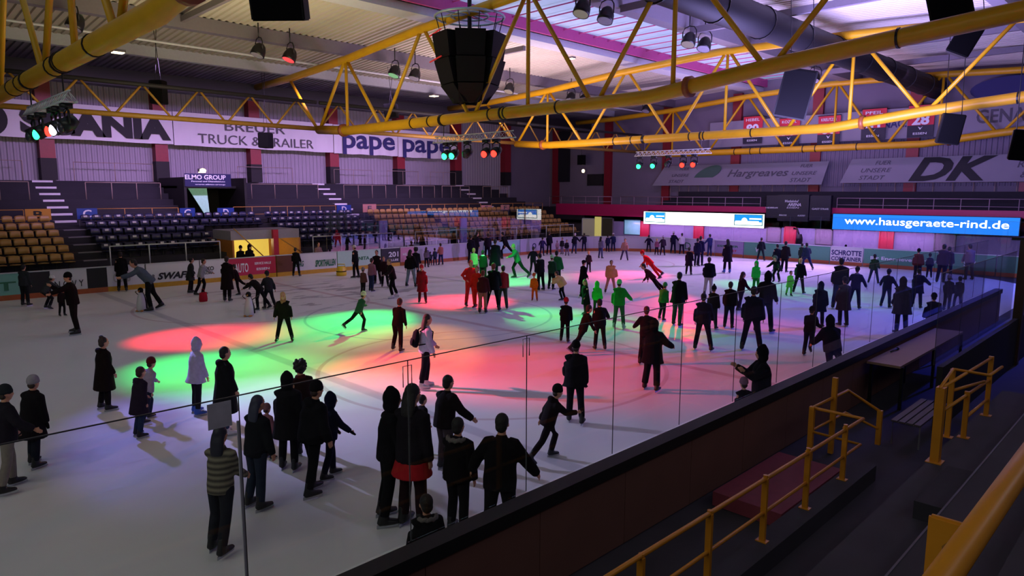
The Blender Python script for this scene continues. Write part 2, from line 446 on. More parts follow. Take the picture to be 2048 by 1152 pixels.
for y, lab in tl.items():
    t = thing('roof_truss', lab, 'truss', (-20, y, 7.7), group='yellow roof trusses')
    sh = Vector((20, -y, -7.7))
    def V(x, z, dy=0): return Vector((x, y + dy, z)) + sh
    bm = NB(); pathtube(bm, [V(x, piece(BOT, x)) for x in (-35.2, -32, -28, -24, -20, -16.5, -13.5, -11.5, -9.4, -6, -3, 2, 8)], 0.235, 14)
    obj('lower_chord', bm, YEL, t, True)
    bm = NB(); pathtube(bm, [V(x, piece(TOP, x)) for x in (-42.8, -38.2, -35, -32.2, -29, -26, -23, -19.5, -16, -12.5, -9, -6, 0, 8)], 0.20, 14)
    obj('upper_chord', bm, YEL, t, True)
    for i, xb in enumerate(XB):
        for xt in (XT[i], XT[i + 1]):
            bm = NB(); tube(bm, V(xb + (0.2 if xt > xb else -0.2), piece(BOT, xb) + 0.1), V(xt + (-0.15 if xt > xb else 0.15), piece(TOP, xt) - 0.1), 0.085, 10)
            obj('diagonal_strut', bm, YEL, t, True)
    for xv in (-32.2, -12.6, -19.1):
        bm = NB(); tube(bm, V(xv, piece(BOT, xv)), V(xv, piece(TOP, xv)), 0.08, 10); obj('vertical_strut', bm, YEL, t, True)
    for xb in (-12.0, -32.6):
        z = piece(BOT, xb); bm = NB(); loft(bm, [V(xb - 0.09, z), V(xb + 0.09, z)], [0.33, 0.33], 16); obj('flange_ring', bm, mat('flange_rust', '8a4a1c', 0.5, var=0.2), t, True)
    for xb in (-26.5, -25.2, -24.4, -21.2, -20.3, -17.5, -6.0):
        z = piece(BOT, xb); bm = NB(); loft(bm, [V(xb - 0.03, z), V(xb + 0.03, z)], [0.26, 0.26], 14); obj('black_strap', bm, BLACKM, t)
# lattice girder along the stand side of the rink, one length per bay
for (a, b, lab) in ((-8, 4.5, 'ochre lattice girder length over the boards before the lowest overhead truss'),
                    (4.5, 19.8, 'ochre lattice girder length below the SCANIA banner, joining two roof trusses'),
                    (19.8, 35.3, 'ochre lattice girder length in front of the two pape banners'),
                    (35.3, 50.8, 'ochre lattice girder length meeting the end wall corner')):
    t = thing('lattice_girder', lab, 'girder', (-35.2, a, 8), group='lattice girders along the stand')
    G = mat('girder_ochre', '9c7428', 0.5, var=0.2)
    L = b - a; n = 5 * (2 if L > 12 else 1) // (1 if L > 12 else 1)
    bm = NB(); tube(bm, (0, 0.1, 0), (0, L - 0.1, 0), 0.12, 10); obj('lower_chord', bm, G, t, True)
    bm = NB(); tube(bm, (0, 0.1, 1.42), (0, L - 0.1, 1.42), 0.1, 10); obj('upper_chord', bm, DARKB, t, True)
    n = 6
    for i in range(n):
        y0 = L * i / n; y1 = L * (i + 0.5) / n; y2 = L * (i + 1) / n
        bm = NB(); tube(bm, (0, y0 + 0.1, 0.05), (0, y1 - 0.05, 1.38), 0.055, 8); obj('diagonal_strut', bm, G, t, True)
        bm = NB(); tube(bm, (0, y1 + 0.05, 1.38), (0, y2 - 0.1, 0.05), 0.055, 8); obj('diagonal_strut', bm, G, t, True)
# raising arms of the lower chord bright ends on the far right
# ---------------------------------------------------------------- floodlight heads under the roof (hooded, off or dim)
def flood(x, y, lab, glow=None):
    z = roof_z(x) - 1.25
    t = thing('floodlight', lab, 'lamp', (x, y, z), group='round floodlights under the roof')
    bm = NB(); tube(bm, (0, 0, 0.55), (0, 0, 1.245), 0.03, 8); pathtube(bm, [(-0.36, 0, 0), (-0.36, 0, 0.35), (-0.25, 0, 0.52), (0, 0, 0.58), (0.25, 0, 0.52), (0.36, 0, 0.35), (0.36, 0, 0)], 0.028, 8)
    obj('yoke', bm, BLACKM, t, True)
    bm = NB(); loft(bm, [(0, 0.12, 0.28), (0, 0.08, 0.18), (0, 0, 0), (0, -0.08, -0.18), (0, -0.12, -0.27)], [0.14, 0.24, 0.31, 0.33, 0.33], 20, cap=True)
    obj('lamp_head', bm, BLACKM, t, True)
    bm = NB(); loft(bm, [(0, -0.121, -0.272), (0, -0.125, -0.282)], [0.30, 0.28], 20)
    obj('lens', bm, glow or mat('lens_off', '8c8a94', 0.25, var=0.1), t)
    return t
LPINK = mat('lens_pink', '401018', 0.3, emit='ff5050', es=1.1)
LGRN = mat('lens_greenish', '203028', 0.3, emit='a0e0a0', es=0.6)
LWARM = mat('lens_warm', '6a6256', 0.3, emit='b0a890', es=0.25)
for x, y, lab, g in [(-32.6, 7.8, 'black round floodlight alone under the roof, above the overhead truss end', None),
                     (-32.7, 15.4, 'dark floodlight of a pair, beside the pink glowing one', None),
                     (-32.7, 17.0, 'round floodlight glowing pink under the roof', LPINK),
                     (-32.8, 23.3, 'round floodlight with faint green lens under the roof', LGRN),
                     (-32.8, 24.7, 'dark floodlight next to the green tinted one', None),
                     (-32.7, 32.2, 'small round floodlight just past the black speaker cluster', LWARM),
                     (-32.6, 38.2, 'first dark floodlight of the far pair near the stand roof edge', None),
                     (-32.6, 39.6, 'second dark floodlight of the far pair near the stand roof edge', None),
                     (-32.6, 47.5, 'tiny dark floodlight closest to the end wall on the stand side', None),
                     (-17.9, 21.6, 'floodlight with pale round lens hanging below the skylight', LWARM),
                     (-17.9, 23.1, 'dark floodlight hanging below the skylight beside the pale one', None),
                     (-17.9, 29.4, 'grey lensed floodlight of the pair in the middle of the skylight', LWARM),
                     (-17.9, 30.8, 'dark floodlight of the pair in the middle of the skylight', None),
                     (-17.9, 44.0, 'distant floodlight under the far end of the skylight', None)]:
    flood(x, y, lab, g)
# recessed small ceiling lamps over the terrace
WARM = emis('lamp_warm_glow', 'ffe2b0', 6.0); WHITE = emis('lamp_white_glow', 'fff4ff', 8.0)
def lampbox(name, lab, p, sx, sy, sz, m, cat='lamp', body=True):
    t = thing(name, lab, cat, p)
    bm = NB(); box(bm, -sx, sx, -sy, sy, 0.0, sz); obj('housing', bm, GREYB, t)
    bm = NB(); box(bm, -sx * 0.85, sx * 0.85, -sy * 0.85, sy * 0.85, -0.03, -0.001); obj('diffuser', bm, m, t)
    return t
lampbox('ceiling_lamp', 'small lit lamp under the dim roof strip above the upper terrace, before SCANIA', on_z(236, 105, 11.3), .28, .28, .12, WARM)
lampbox('ceiling_lamp', 'small lit ceiling lamp seen under the black speaker cluster beside the duct', on_z(868, 192, 11.3), .28, .28, .12, WARM)
lampbox('ceiling_lamp', 'small lit lamp on the deck beside the white gutter', on_z(1144, 117, 12.3), .16, .16, .1, WARM)
for (u, v, lab, m) in ((1026, 325, 'upper of two white wall lamps past the terrace end', WHITE), (1039, 366, 'lower of two white wall lamps past the terrace end', WHITE), (1166, 342, 'single warm wall lamp on the dark end wall', WARM)):
    p = on_y(u, v, 52.7)
    t = thing('wall_lamp', lab, 'lamp', p)
    bm = NB(); box(bm, -0.2, 0.2, 0.06, 0.3, -0.2, 0.2); obj('housing', bm, GREYB, t)
    bm = NB(); ellipsoid(bm, (0, 0.02, 0), (0.17, 0.1, 0.17)); obj('diffuser', bm, m, t, True)

# ---------------------------------------------------------------- light bars with coloured heads
G_ = (0.02, 1.0, 0.16); R_ = (1.0, 0.02, 0.04)
EM = {'g': emis('glow_green', '20ff70', 9), 'r': emis('glow_red', 'ff2018', 9), 'w': emis('glow_white', 'd8d8ff', 14), 'o': mat('lens_dark', '30303a', 0.3)}
def bar(y, lab, heads):
    x0, x1, z = -24.9, -19.9, 6.85
    t = thing('light_bar', lab, 'light bar', (-22.4, y, z))
    bm = NB(); L = 2.5
    for (dy, dz) in ((-0.15, -0.13), (0.15, -0.13), (0, 0.13)): tube(bm, (-L, dy, dz), (L, dy, dz), 0.025, 6)
    n = 16
    for i in range(n):
        a = -L + 2 * L * i / n; b = -L + 2 * L * (i + 1) / n; c = (a + b) / 2
        for (p, q) in (((-0.15, -0.13), (0.15, -0.13)), ((-0.15, -0.13), (0, 0.13)), ((0.15, -0.13), (0, 0.13))):
            tube(bm, (a, p[0], p[1]), (c, q[0], q[1]), 0.012, 5); tube(bm, (c, q[0], q[1]), (b, p[0], p[1]), 0.012, 5)
    obj('lattice_frame', bm, ALU, t, True)
    for sx in (-1.9, 1.9):
        bm = NB(); pathtube(bm, [(sx, 0, 0.1), (sx, 0, 0.62)], 0.02, 6); loft(bm, [(sx - 0.04, 0, 0.85), (sx + 0.04, 0, 0.85)], [0.27, 0.27], 14); obj('hanging_clamp', bm, BLACKM, t)
    names = {'g': 'green', 'r': 'red', 'w': 'white', 'o': 'unlit'}
    for hx, c, lab2 in heads:
        h = thing('stage_light', lab2, 'stage light', (-22.4 + hx, y, z - 0.14))
        h.scale = (1.25, 1.25, 1.25)
        bm = NB(); box(bm, -0.1, 0.1, -0.1, 0.1, -0.1, 0.0); pathtube(bm, [(-0.17, 0, -0.4), (-0.17, 0, -0.16), (0, 0, -0.1), (0.17, 0, -0.16), (0.17, 0, -0.4)], 0.025, 6); obj('yoke', bm, BLACKM, h, True)
        bm = NB(); loft(bm, [(0, 0.16, -0.3), (0, 0.05, -0.38), (0, -0.1, -0.47)], [0.1, 0.15, 0.15], 14); obj('lamp_head', bm, BLACKM, h, True)
        bm = NB(); ellipsoid(bm, (0, -0.11, -0.48), (0.12, 0.07, 0.12), 12, 8); obj('lens', bm, EM[c], h, True)
bar(4.5, 'aluminium light bar strapped under the thick overhead tube, white and red lamps lit',
    [(-1.9, 'o', 'big dark lamp with dull red lens at the outer end of the near light bar'), (-0.9, 'g', 'dim green stage light under the near aluminium light bar'), (0.6, 'r', 'small red stage light next to the glaring white one'), (1.1, 'w', 'glaring white stage light near the SCANIA banner'), (2.0, 'o', 'unlit stage light at the inner end of the near light bar')])
bar(19.8, 'aluminium light bar under the black speaker cluster, two green and two red lamps',
    [(-1.7, 'g', 'outer green stage light on the bar under the speaker cluster'), (-1.2, 'g', 'inner green stage light on the bar under the speaker cluster'), (-0.3, 'o', 'unlit stage light in the middle of the bar under the speaker cluster'), (0.9, 'r', 'inner red stage light on the bar under the speaker cluster'), (1.5, 'r', 'outer red stage light on the bar under the speaker cluster')])
bar(35.3, 'aluminium light bar farther down the hall above the white LED screen',
    [(-2.2, 'g', 'outer green stage light on the bar above the white screen'), (-1.2, 'g', 'inner green stage light on the bar above the white screen'), (-0.2, 'o', 'unlit stage light in the middle of the bar above the white screen'), (0.8, 'r', 'inner red stage light on the bar above the white screen'), (1.5, 'r', 'outer red stage light on the bar above the white screen')])
Y1, Y2, Y3 = 4.5, 19.8, 35.3
def beam(bx, by, tx, ty, p, c, ang):
    spot((bx, by - 0.3, 5.85), (tx, ty, 0), p * 1.2, c, ang, 1.0)
beam(-23.3, Y1, -21.9, 8.0, 2000, R_, 38)
beam(-23.3, Y1, -17.2, 6.9, 1900, G_, 36)
beam(-21.3, Y1, -11.6, 7.8, 1700, (0.60, 0.57, 1.0), 38)
beam(-20.4, Y1, -13.8, 4.6, 500, (0.25, 0.22, 1.0), 34)
beam(-24.1, Y2, -20.6, 12.4, 3200, G_, 32)
beam(-23.6, Y2, -25.2, 25.0, 1500, G_, 38)
beam(-21.5, Y2, -21.6, 18.6, 1900, R_, 46)
beam(-20.3, Y1, -12.5, 11.8, 4600, R_, 33)
beam(-20.9, Y2, -16.6, 11.0, 1300, (1.0, 0.34, 0.02), 36)
beam(-24.1, Y2, -15.6, 18.6, 1900, G_, 31)
beam(-24.6, Y3, -13.7, 31.7, 2200, G_, 28)
beam(-21.6, Y3, -22.4, 31.0, 1500, (1.0, 0.05, 0.20), 50)
beam(-20.9, Y3, -15.6, 22.8, 1500, R_, 25)
beam(-20.9, Y2, -11.6, 22.2, 2000, R_, 22)
beam(-24.1, Y2, -11.8, 19.8, 900, G_, 16)
beam(-20.9, Y2, -7.2, 12.2, 250, R_, 10)

# ================================================================== STANDS
# lower stand: six seat rows, upper terrace: standing steps
LY0, LY1 = -4.0, 45.5
bm = NB()
TUN = (15.3, 19.2)
for k in range(6):
    x1 = -36.6 - 0.85 * k; x0 = -42.0; z = 0.95 + 0.33 * k
    zb = 0.95 + 0.33 * (k - 1) if k else -0.02
    for (a, b) in ((LY0, TUN[0]), (TUN[1], LY1)):
        box(bm, x0, x1, a, b, zb, z)
for k in (3, 4, 5):
    x1 = -36.6 - 0.85 * k; z = 0.95 + 0.33 * k; zb = 0.95 + 0.33 * (k - 1)
    box(bm, -42.0, x1, TUN[0], TUN[1], zb if k > 3 else 1.95, z)
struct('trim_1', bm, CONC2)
bm = NB()
for k in range(7):
    x1 = -42.6 - 0.78 * k; z = 3.0 + 0.36 * k; zb = 3.0 + 0.36 * (k - 1) if k else -0.02
    for (a, b) in ((LY0, 15.2), (19.0, 46.2 - (0 if k < 0 else 0.35 * k))):
        box(bm, -48.05, x1, a, b, zb, z)
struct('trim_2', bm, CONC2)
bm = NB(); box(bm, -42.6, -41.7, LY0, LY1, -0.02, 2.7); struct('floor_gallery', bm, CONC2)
# aisle nosings, painted white strips
def nosings(y, up=True, low=True, w=0.5):
    if up:
        bm = NB()
        for k in range(7):
            x1 = -42.6 - 0.78 * k; z = 3.0 + 0.36 * k
            box(bm, x1 - 0.30, x1 + 0.012, y - w, y + w, z - 0.10, z + 0.012)
        struct('trim_3', bm, NOSE)
    if low:
        bm = NB()
        for k in range(6):
            x1 = -36.6 - 0.85 * k; z = 0.95 + 0.33 * k
            box(bm, x1 - 0.2, x1 + 0.012, y - w, y + w, z - 0.04, z + 0.012)
        struct('trim_4', bm, mat('step_nosing_grey', '6f6c78', 0.7, var=0.1))
nosings(8.95); nosings(26.4); nosings(40.3)
# guard rails
def rail(name, lab, cat, pts, posts, zt, zb, m, r=0.028, mids=(0.5,), group=None):
    t = thing(name, lab, cat, (pts[0][0], pts[0][1], zb), group=group)
    o = Vector((pts[0][0], pts[0][1], zb)); h = zt - zb
    bm = NB(); pathtube(bm, [Vector((x, y, zt)) - o for x, y in pts], r, 8); obj('top_rail', bm, m, t, True)
    for f_ in mids:
        bm = NB(); pathtube(bm, [Vector((x, y, zb + h * f_)) - o for x, y in pts], r * 0.8, 8); obj('middle_rail', bm, m, t, True)
    for x, y in posts:
        bm = NB(); tube(bm, Vector((x, y, zb)) - o, Vector((x, y, zt)) - o, r, 8); obj('post', bm, m, t, True)
    return t
OCH = mat('rail_ochre', 'a8783c', 0.45, var=0.15)
for (a, b, lab) in ((-3.5, 7.0, 'thin gallery guard rail before the B sign'), (10.2, 14.4, 'thin gallery guard rail between the two C signs'), (17.6, 24.6, 'thin gallery guard rail between the D signs'), (27.8, 37.9, 'thin gallery guard rail over the beige seats, before the first pink sign'), (39.1, 45.3, 'thin gallery guard rail by the end corner')):
    n = max(1, round((b - a) / 1.25)); rail('guard_rail', lab, 'railing', [(-41.85, a), (-41.85, b)], [(-41.85, a + (b - a) * i / n) for i in range(n + 1)], 3.62, 2.7, OCH, 0.022, (0.5,), 'gallery guard rails')
BAR2 = mat('barrier_grey', '8d7a70', 0.5, var=0.15)
for (a, b) in ((4.0, 7.9), (10.6, 14.6), (20.3, 25.2), (27.3, 31.0), (32.0, 35.8), (36.6, 39.6), (41.2, 44.2)):
    z0 = 3.0 + 0.36 * 3; n = 3
    i0 = [4.0, 10.6, 20.3, 27.3, 32.0, 36.6, 41.2].index(a)
    nm = ['before SCANIA start', 'beside the portal on its SCANIA side', 'between portal and the stairs under BREUER', 'below the first pape banner', 'below the second pape banner', 'before the third stairs', 'at the end corner'][i0]
    rail('crush_barrier', 'crush barrier on the dark upper terrace, ' + nm, 'railing', [(-45.2, a), (-45.2, b)], [(-45.2, a + (b - a) * i / n) for i in range(n + 1)], z0 + 0.98, z0, BAR2, 0.024, (), 'crush barriers mid terrace')
for i, (a, b) in enumerate(((4.5, 8.0), (10.5, 14.8), (20.2, 24.2), (27.6, 31.0), (32.4, 35.5), (36.8, 39.6))):
    nm = ['in the bay with the S of SCANIA', 'in the bay under the end of SCANIA', 'in the bay under the TRAILER print', 'in the bay under the first pape', 'in the bay under the second pape', 'in the bay past the pape banners'][i]
    rail('top_barrier', 'thin rail on the top step ' + nm, 'railing', [(-47.0, a), (-47.0, b)], [(-47.0, a), (-47.0, (a + b) / 2), (-47.0, b)], 6.25, 5.16, BAR2, 0.02, (), 'rails on the top step')
# rail in front of the seats, on the stand foot
for i, (a, b) in enumerate(((9.4, 14.6), (20.0, 25.6), (27.4, 34.5), (35.2, 43.5))):
    nm = ['in front of the navy seats by the C sign', 'in front of the navy seats right after the lit tunnel', 'in front of the first beige seats past the stairs', 'in front of the farthest beige seats'][i]
    n = round((b - a) / 1.7)
    rail('stand_rail', 'pale rail ' + nm, 'railing', [(-36.68, a), (-36.68, b)], [(-36.68, a + (b - a) * j / n) for j in range(n + 1)], 1.95, 0.95, LGREY, 0.03, (), 'rails at the stand foot')
# section signs
def sign(name, lab, x, y0, y1, z0, z1, m, body, tm, tw, th, cat='sign', fac='L', y=None, grp=None):
    t = thing(name, lab, cat, (x, (y0 + y1) / 2, z0) if fac == 'L' else ((y0 + y1) / 2, x, z0), group=grp)
    w = (y1 - y0) / 2
    bm = NB()
    if fac == 'L': box(bm, 0, 0.04, -w, w, 0, z1 - z0)
    else: box(bm, -w, w, -0.04, 0, 0, z1 - z0)
    obj('panel', bm, m, t)
    if name == 'section_sign':
        for q in (-w * .8, w * .8):
            bm = NB(); box(bm, -.02, 0, q - .015, q + .015, 2.69 - z0, .3); obj('bracket', bm, GREYB, t)
    lines = body if isinstance(body, list) else [(body, 0, (z1 - z0) / 2, tw, th)]
    for l in lines:
        s, dx, dz, lw, lh = l[:5]; kw = l[5] if len(l) > 5 else {}
        tmm = kw.get('m', tm)
        if fac == 'L': text(t, s, (0.05, dx, dz), ROT_L, lw, lh, tmm, kw.get('shear', 0), kw.get('bold', 0.02))
        else: text(t, s, (dx, -0.05, dz), ROT_E, lw, lh, tmm, kw.get('shear', 0), kw.get('bold', 0.02))
    return t
SB = mat('sign_blue', '1b3a8c', 0.5, var=0.05); SO = mat('sign_orange', 'b57a2a', 0.5, var=0.05); SP = mat('sign_pink', 'b9807a', 0.5, var=0.05)
TW = mat('print_white', 'd8d8e4', 0.6, var=0.03)
sign('section_sign', 'orange sign with a black B on the gallery rail', -41.8, 7.05, 8.15, 3.1, 3.66, SO, 'B', INK, .38, .34)
sign('section_sign', 'blue sign with a white C above the first navy seats', -41.8, 9.3, 10.25, 3.1, 3.66, SB, 'C', TW, .38, .38)
sign('section_sign', 'blue sign with a white C directly below the ELMO portal', -41.8, 14.45, 15.3, 3.1, 3.6, SB, 'C', TW, .34, .34)
sign('section_sign', 'dim blue sign with a D beside the ELMO portal', -41.8, 16.6, 17.6, 3.1, 3.58, SB, 'D', TW, .3, .34)
sign('section_sign', 'blue sign with a bright D at the stairs before the beige seats', -41.8, 24.65, 25.75, 3.1, 3.66, SB, 'D', TW, .34, .36)
sign('section_sign', 'pinkish sign with an E just past the stairs', -41.8, 26.7, 27.8, 3.12, 3.7, SP, 'E', INKG, .3, .32)
sign('section_sign', 'small pinkish sign above the far beige seats, before the last stairs', -41.8, 37.9, 39.0, 3.06, 3.5, SP, 'E', INKG, .3, .3)
sign('section_sign', 'small pinkish sign above the far beige seats, after the last stairs', -41.8, 40.1, 41.1, 3.06, 3.5, SP, 'F', INKG, .3, .3)
# portal in the upper terrace with its sign
t = thing('portal', 'dark stair portal in the upper terrace with greenish lit glass side', 'portal', (-43.0, 17.1, 3.0))
bm = NB(); box(bm, -4.2, 0.0, -1.9, -1.75, -0.3, 2.4); box(bm, -4.2, 0, 1.75, 1.9, -0.3, 2.4); box(bm, -4.2, -1.2, -1.9, 1.9, 1.75, 1.9); box(bm, -4.2, -4.1, -1.8, 1.8, -0.3, 1.8); obj('housing', bm, BLKC, t)
bm = NB(); v = [bm.verts.new(p) for p in ((-0.6, -1.45, 1.75), (-0.6, -0.35, 1.75), (-0.6, -0.25, 0.15), (-0.6, -0.55, 0.15))]; bm.faces.new(v)
r = bmesh.ops.extrude_face_region(bm, geom=bm.faces[:]); [setattr(q, 'co', q.co + Vector((-0.04, 0, 0))) for q in r['geom'] if isinstance(q, bmesh.types.BMVert)]
obj('glass_side', bm, mat('portal_lit_glass', '9fd0bc', 0.4, emit='8fe0b8', es=0.15, var=0.2), t)
sign('portal_sign', 'dark blue sign lettered ELMO GROUP over the terrace portal', -42.98, 15.25, 18.0, 4.85, 5.62, mat('sign_navy', '15154a', 0.5, var=0.05),
     [('ELMO GROUP', -0.15, 0.56, 2.4, 0.26), ('Personal und Dienstleistung', 0.0, 0.3, 2.0, 0.10), ('www.elmo-group', 0.1, 0.12, 1.8, 0.09)], TW, 0, 0)
t = lampbox('exit_lamp', 'bright yellowish lamp box above the ELMO GROUP sign', (-43.0, 16.3, 5.72), .14, .2, .2, emis('glow_yellow', 'fff0a0', 10))
bm = NB(); ellipsoid(bm, (0.1, 0, 0.08), (0.16, 0.2, 0.13)); obj('lamp_face', bm, emis('glow_yellow2', 'fff0a0', 6), t, True)
# banners on the grandstand wall
def banner(lab, y0, y1, z0, z1, lines, m=BANW):
    t = thing('wall_banner', lab, 'banner', (-47.15, (y0 + y1) / 2, z0)); w = (y1 - y0) / 2; H = z1 - z0
    bm = NB(); n = 24; prev = None
    for i in range(n + 1):
        y = -w + 2 * w * i / n; d = 0.03 * math.sin(i * 1.7) ; cur = (bm.verts.new((d, y, 0.02 * math.sin(i * .8))), bm.verts.new((d * .3, y, H)), bm.verts.new((d * .3 - .02, y, H)), bm.verts.new((d - .02, y, 0.02 * math.sin(i * .8))))
        if prev:
            for q in range(4): bm.faces.new((prev[q], cur[q], cur[(q + 1) % 4], prev[(q + 1) % 4]))
        prev = cur
    obj('banner_sheet', bm, m, t)
    for s, dx, dz, lw, lh, im, sh, bo in lines:
        text(t, s, (0.07, dx, dz), ROT_L, lw, lh, im, sh, bo)
    return t
banner('white wall banner with huge black SCANIA lettering', -2.0, 16.2, 7.55, 9.6, [('SCANIA', 4.95, 0.92, 7.6, 1.22, INK, 0, 0.06)])
bm = NB()   # round emblem before the lettering
loft(bm, [(-47.08, 6.6, 8.45), (-47.02, 6.6, 8.45)], [0.95, 0.95], 28)
tag(obj('wall_emblem', bm, INK), 'round dark emblem with dull red middle before the SCANIA lettering', 'emblem')
bm = NB(); loft(bm, [(0, 0, 0), (0.03, 0, 0)], [0.45, 0.45], 20)
o = obj('emblem_centre', bm, mat('emblem_red', '6a1a20', 0.5, var=0.1)); o.location = (-47.02, 6.6, 8.45); o.parent = bpy.data.objects['wall_emblem']
banner('white wall banner printed BREUER TRUCK & TRAILER', 16.25, 27.7, 7.5, 9.62, [('BREUER', -0.3, 1.42, 4.3, 0.6, INKG, 0, 0.0), ('TRUCK & TRAILER', -0.1, 0.52, 8.3, 0.62, INKG, 0, 0.0)])
banner('white wall banner with navy pape lettering, beside BREUER', 27.75, 33.6, 7.45, 9.6, [('pape', 0.2, 0.72, 4.7, 1.4, INKB, 0, 0.02)])
banner('white wall banner with navy pape lettering, last before the end wall', 33.65, 39.9, 7.4, 9.58, [('pape', -0.2, 0.72, 4.9, 1.4, INKB, 0, 0.02)])

# ---------------------------------------------------------------- seats
def seat_mesh(name, m, tagm):
    bm = NB()
    # back shell: curved rounded panel, tip-up seat pan, bracket
    n = 6; W_ = 0.215
    for layer in (0,):
        prev = None
        for j in range(n + 1):
            y = -W_ + 2 * W_ * j / n; c = 0.035 * (1 - (y / W_) ** 2); tp = 0.42 - 0.05 * (abs(y) / W_) ** 3
            cur = [bm.verts.new(p) for p in ((-0.12 - c, y, 0.10), (-0.17 - c, y, 0.26), (-0.19 - c, y, tp), (-0.225 - c, y, tp - 0.01), (-0.20 - c, y, 0.26), (-0.16 - c, y, 0.10))]
            if prev:
                for q in range(6): bm.faces.new((prev[q], cur[q], cur[(q + 1) % 6], prev[(q + 1) % 6]))
            else: bm.faces.new(cur)
            prev = cur
        bm.faces.new(prev[::-1])
    loft(bm, [(-0.16, 0, 0.02), (0.02, 0, 0.0), (0.2, 0, 0.03), (0.24, 0, 0.05)], [(0.20, 0.035), (0.215, 0.03), (0.20, 0.03), (0.15, 0.015)], 10, side=Vector((0, 1, 0)))
    box(bm, -0.19, -0.10, -0.03, 0.03, -0.33, 0.05, 1)
    if tagm:
        box(bm, -0.165, -0.155, -0.085, 0.085, 0.27, 0.37, 2); 
    me = bpy.data.meshes.new(name); bm.to_mesh(me); bm.free()
    me.materials.append(m); me.materials.append(BLACKM); me.materials.append(tagm or BLACKM)
    for p in me.polygons: p.use_smooth = p.material_index == 0
    return me
ME_Y = seat_mesh('seat_beige', SEATY, None); ME_B = seat_mesh('seat_navy', SEATB, None); ME_BT = seat_mesh('seat_navy_tagged', SEATB, TAGW)
RN = ['front', 'second', 'third', 'fourth', 'fifth', 'topmost']
seats = []; n_seat = 0; rest = []
def block(y0, y1, rows, kind, where, skip=()):
    global n_seat
    for k in rows:
        y = y0
        while y < y1 - 0.2:
            x = -37.05 - 0.85 * k; z = 0.95 + 0.33 * k + 0.33
            if not any(a <= y <= b for a, b in skip):
                tagged = False
                if kind == 'b': tagged = random.random() < (0.9 if k == 5 or where.startswith('past') else 0.45)
                me = ME_Y if kind == 'y' else (ME_BT if tagged else ME_B)
                colr = 'beige' if kind == 'y' else ('navy blue seat with pale number tag' if tagged else 'plain navy blue')
                lab = ('beige plastic seat in the %s row %s' % (RN[k], where)) if kind == 'y' else (('navy seat with pale tag in the %s row %s' if tagged else 'plain navy seat in the %s row %s') % (RN[k], where))
                if n_seat < 300 and y < 41:
                    o = bpy.data.objects.new('stadium_seat', me); COL.objects.link(o); o.location = (x, y, z)
                    o['label'] = lab; o['category'] = 'seat'; o['group'] = lab + 's'
                    n_seat += 1
                else: rest.append((x, y, z))
            y += 0.52
block(5.2, 8.4, range(6), 'y', 'of the block under the B sign')
block(9.6, 15.2, (1, 2, 3, 4, 5), 'b', 'of the block under the C signs')
block(15.4, 19.2, (4, 5), 'b', 'above the lit tunnel')
block(19.6, 25.9, range(1, 6), 'b', 'past the lit tunnel')
block(27.1, 44.6, (0, 1, 2, 3, 4, 5), 'y', 'of the long block by the third sign', skip=((31.5, 31.9), (39.7, 40.9)))
bm = NB(); tmp = ME_Y
for (x, y, z) in rest:
    base = len(bm.verts); bm.from_mesh(tmp); bm.verts.ensure_lookup_table()
    for q in range(base, len(bm.verts)): bm.verts[q].co += Vector((x, y, z))
o = obj('stadium_seat_rows', bm, [SEATY, BLACKM]); tag(o, 'remaining beige plastic seats at the far end of the long block', 'seats', None, 'stuff')
# lit tunnel mouth below the stand
t = thing('tunnel', 'lit yellow tunnel mouth with grey lintel and red post in the stand', 'tunnel', (-36.6, 17.2, 0))
bm = NB(); box(bm, -4.0, -3.9, -1.9, 2.0, -0.02, 1.95); obj('back_panel', bm, mat('tunnel_wall', 'd8c860', 0.7, var=0.1, emit='ffd860', es=0.55), t)  # emission on the back wall stands in for lamplight
for q in (-1.9, 1.95):
    bm = NB(); box(bm, -4.0, -0.05, q - .05, q + .05, -0.02, 1.95); obj('side_panel', bm, mat('tunnel_side', 'a86a2c', 0.7, var=0.2), t)
bm = NB(); box(bm, -2.6, -0.2, -1.95, 2.0, 1.95, 2.45); obj('lintel', bm, mat('lintel_grey', '8c8898', 0.7, var=0.1), t)
bm = NB(); box(bm, -0.3, 0.0, 0.35, 0.65, 0.0, 2.45); obj('red_post', bm, REDP, t)
bm = NB(); pathtube(bm, [(0.1, -1.9, 2.6), (0.1, -1.0, 1.7), (0.1, -0.3, 1.0)], 0.03, 8); pathtube(bm, [(0.1, 0.7, 1.95), (0.1, 2.0, 1.1)], 0.03, 8); obj('handrail', bm, OCH, t, True)
l = bpy.data.lights.new('tunnel_lamp', 'POINT'); l.energy = 60; l.color = (1, .8, .35); l.shadow_soft_size = 0.15
o = bpy.data.objects.new('tunnel_lamp', l); COL.objects.link(o); o.location = (-38.6, 17.2, 1.7)
# blue uprights between blocks
for y, lab in ((25.0, 'pale violet board standing between navy seats below the bright D sign'), (31.7, 'pale violet board standing among the beige seats')):
    bm = NB(); box(bm, -36.9, -36.8, y - 0.3, y + 0.3, 0.95, 2.75)
    tag(obj('aisle_board', bm, mat('aisle_board_paint', '7f78c0', 0.5, var=0.1)), lab, 'board')

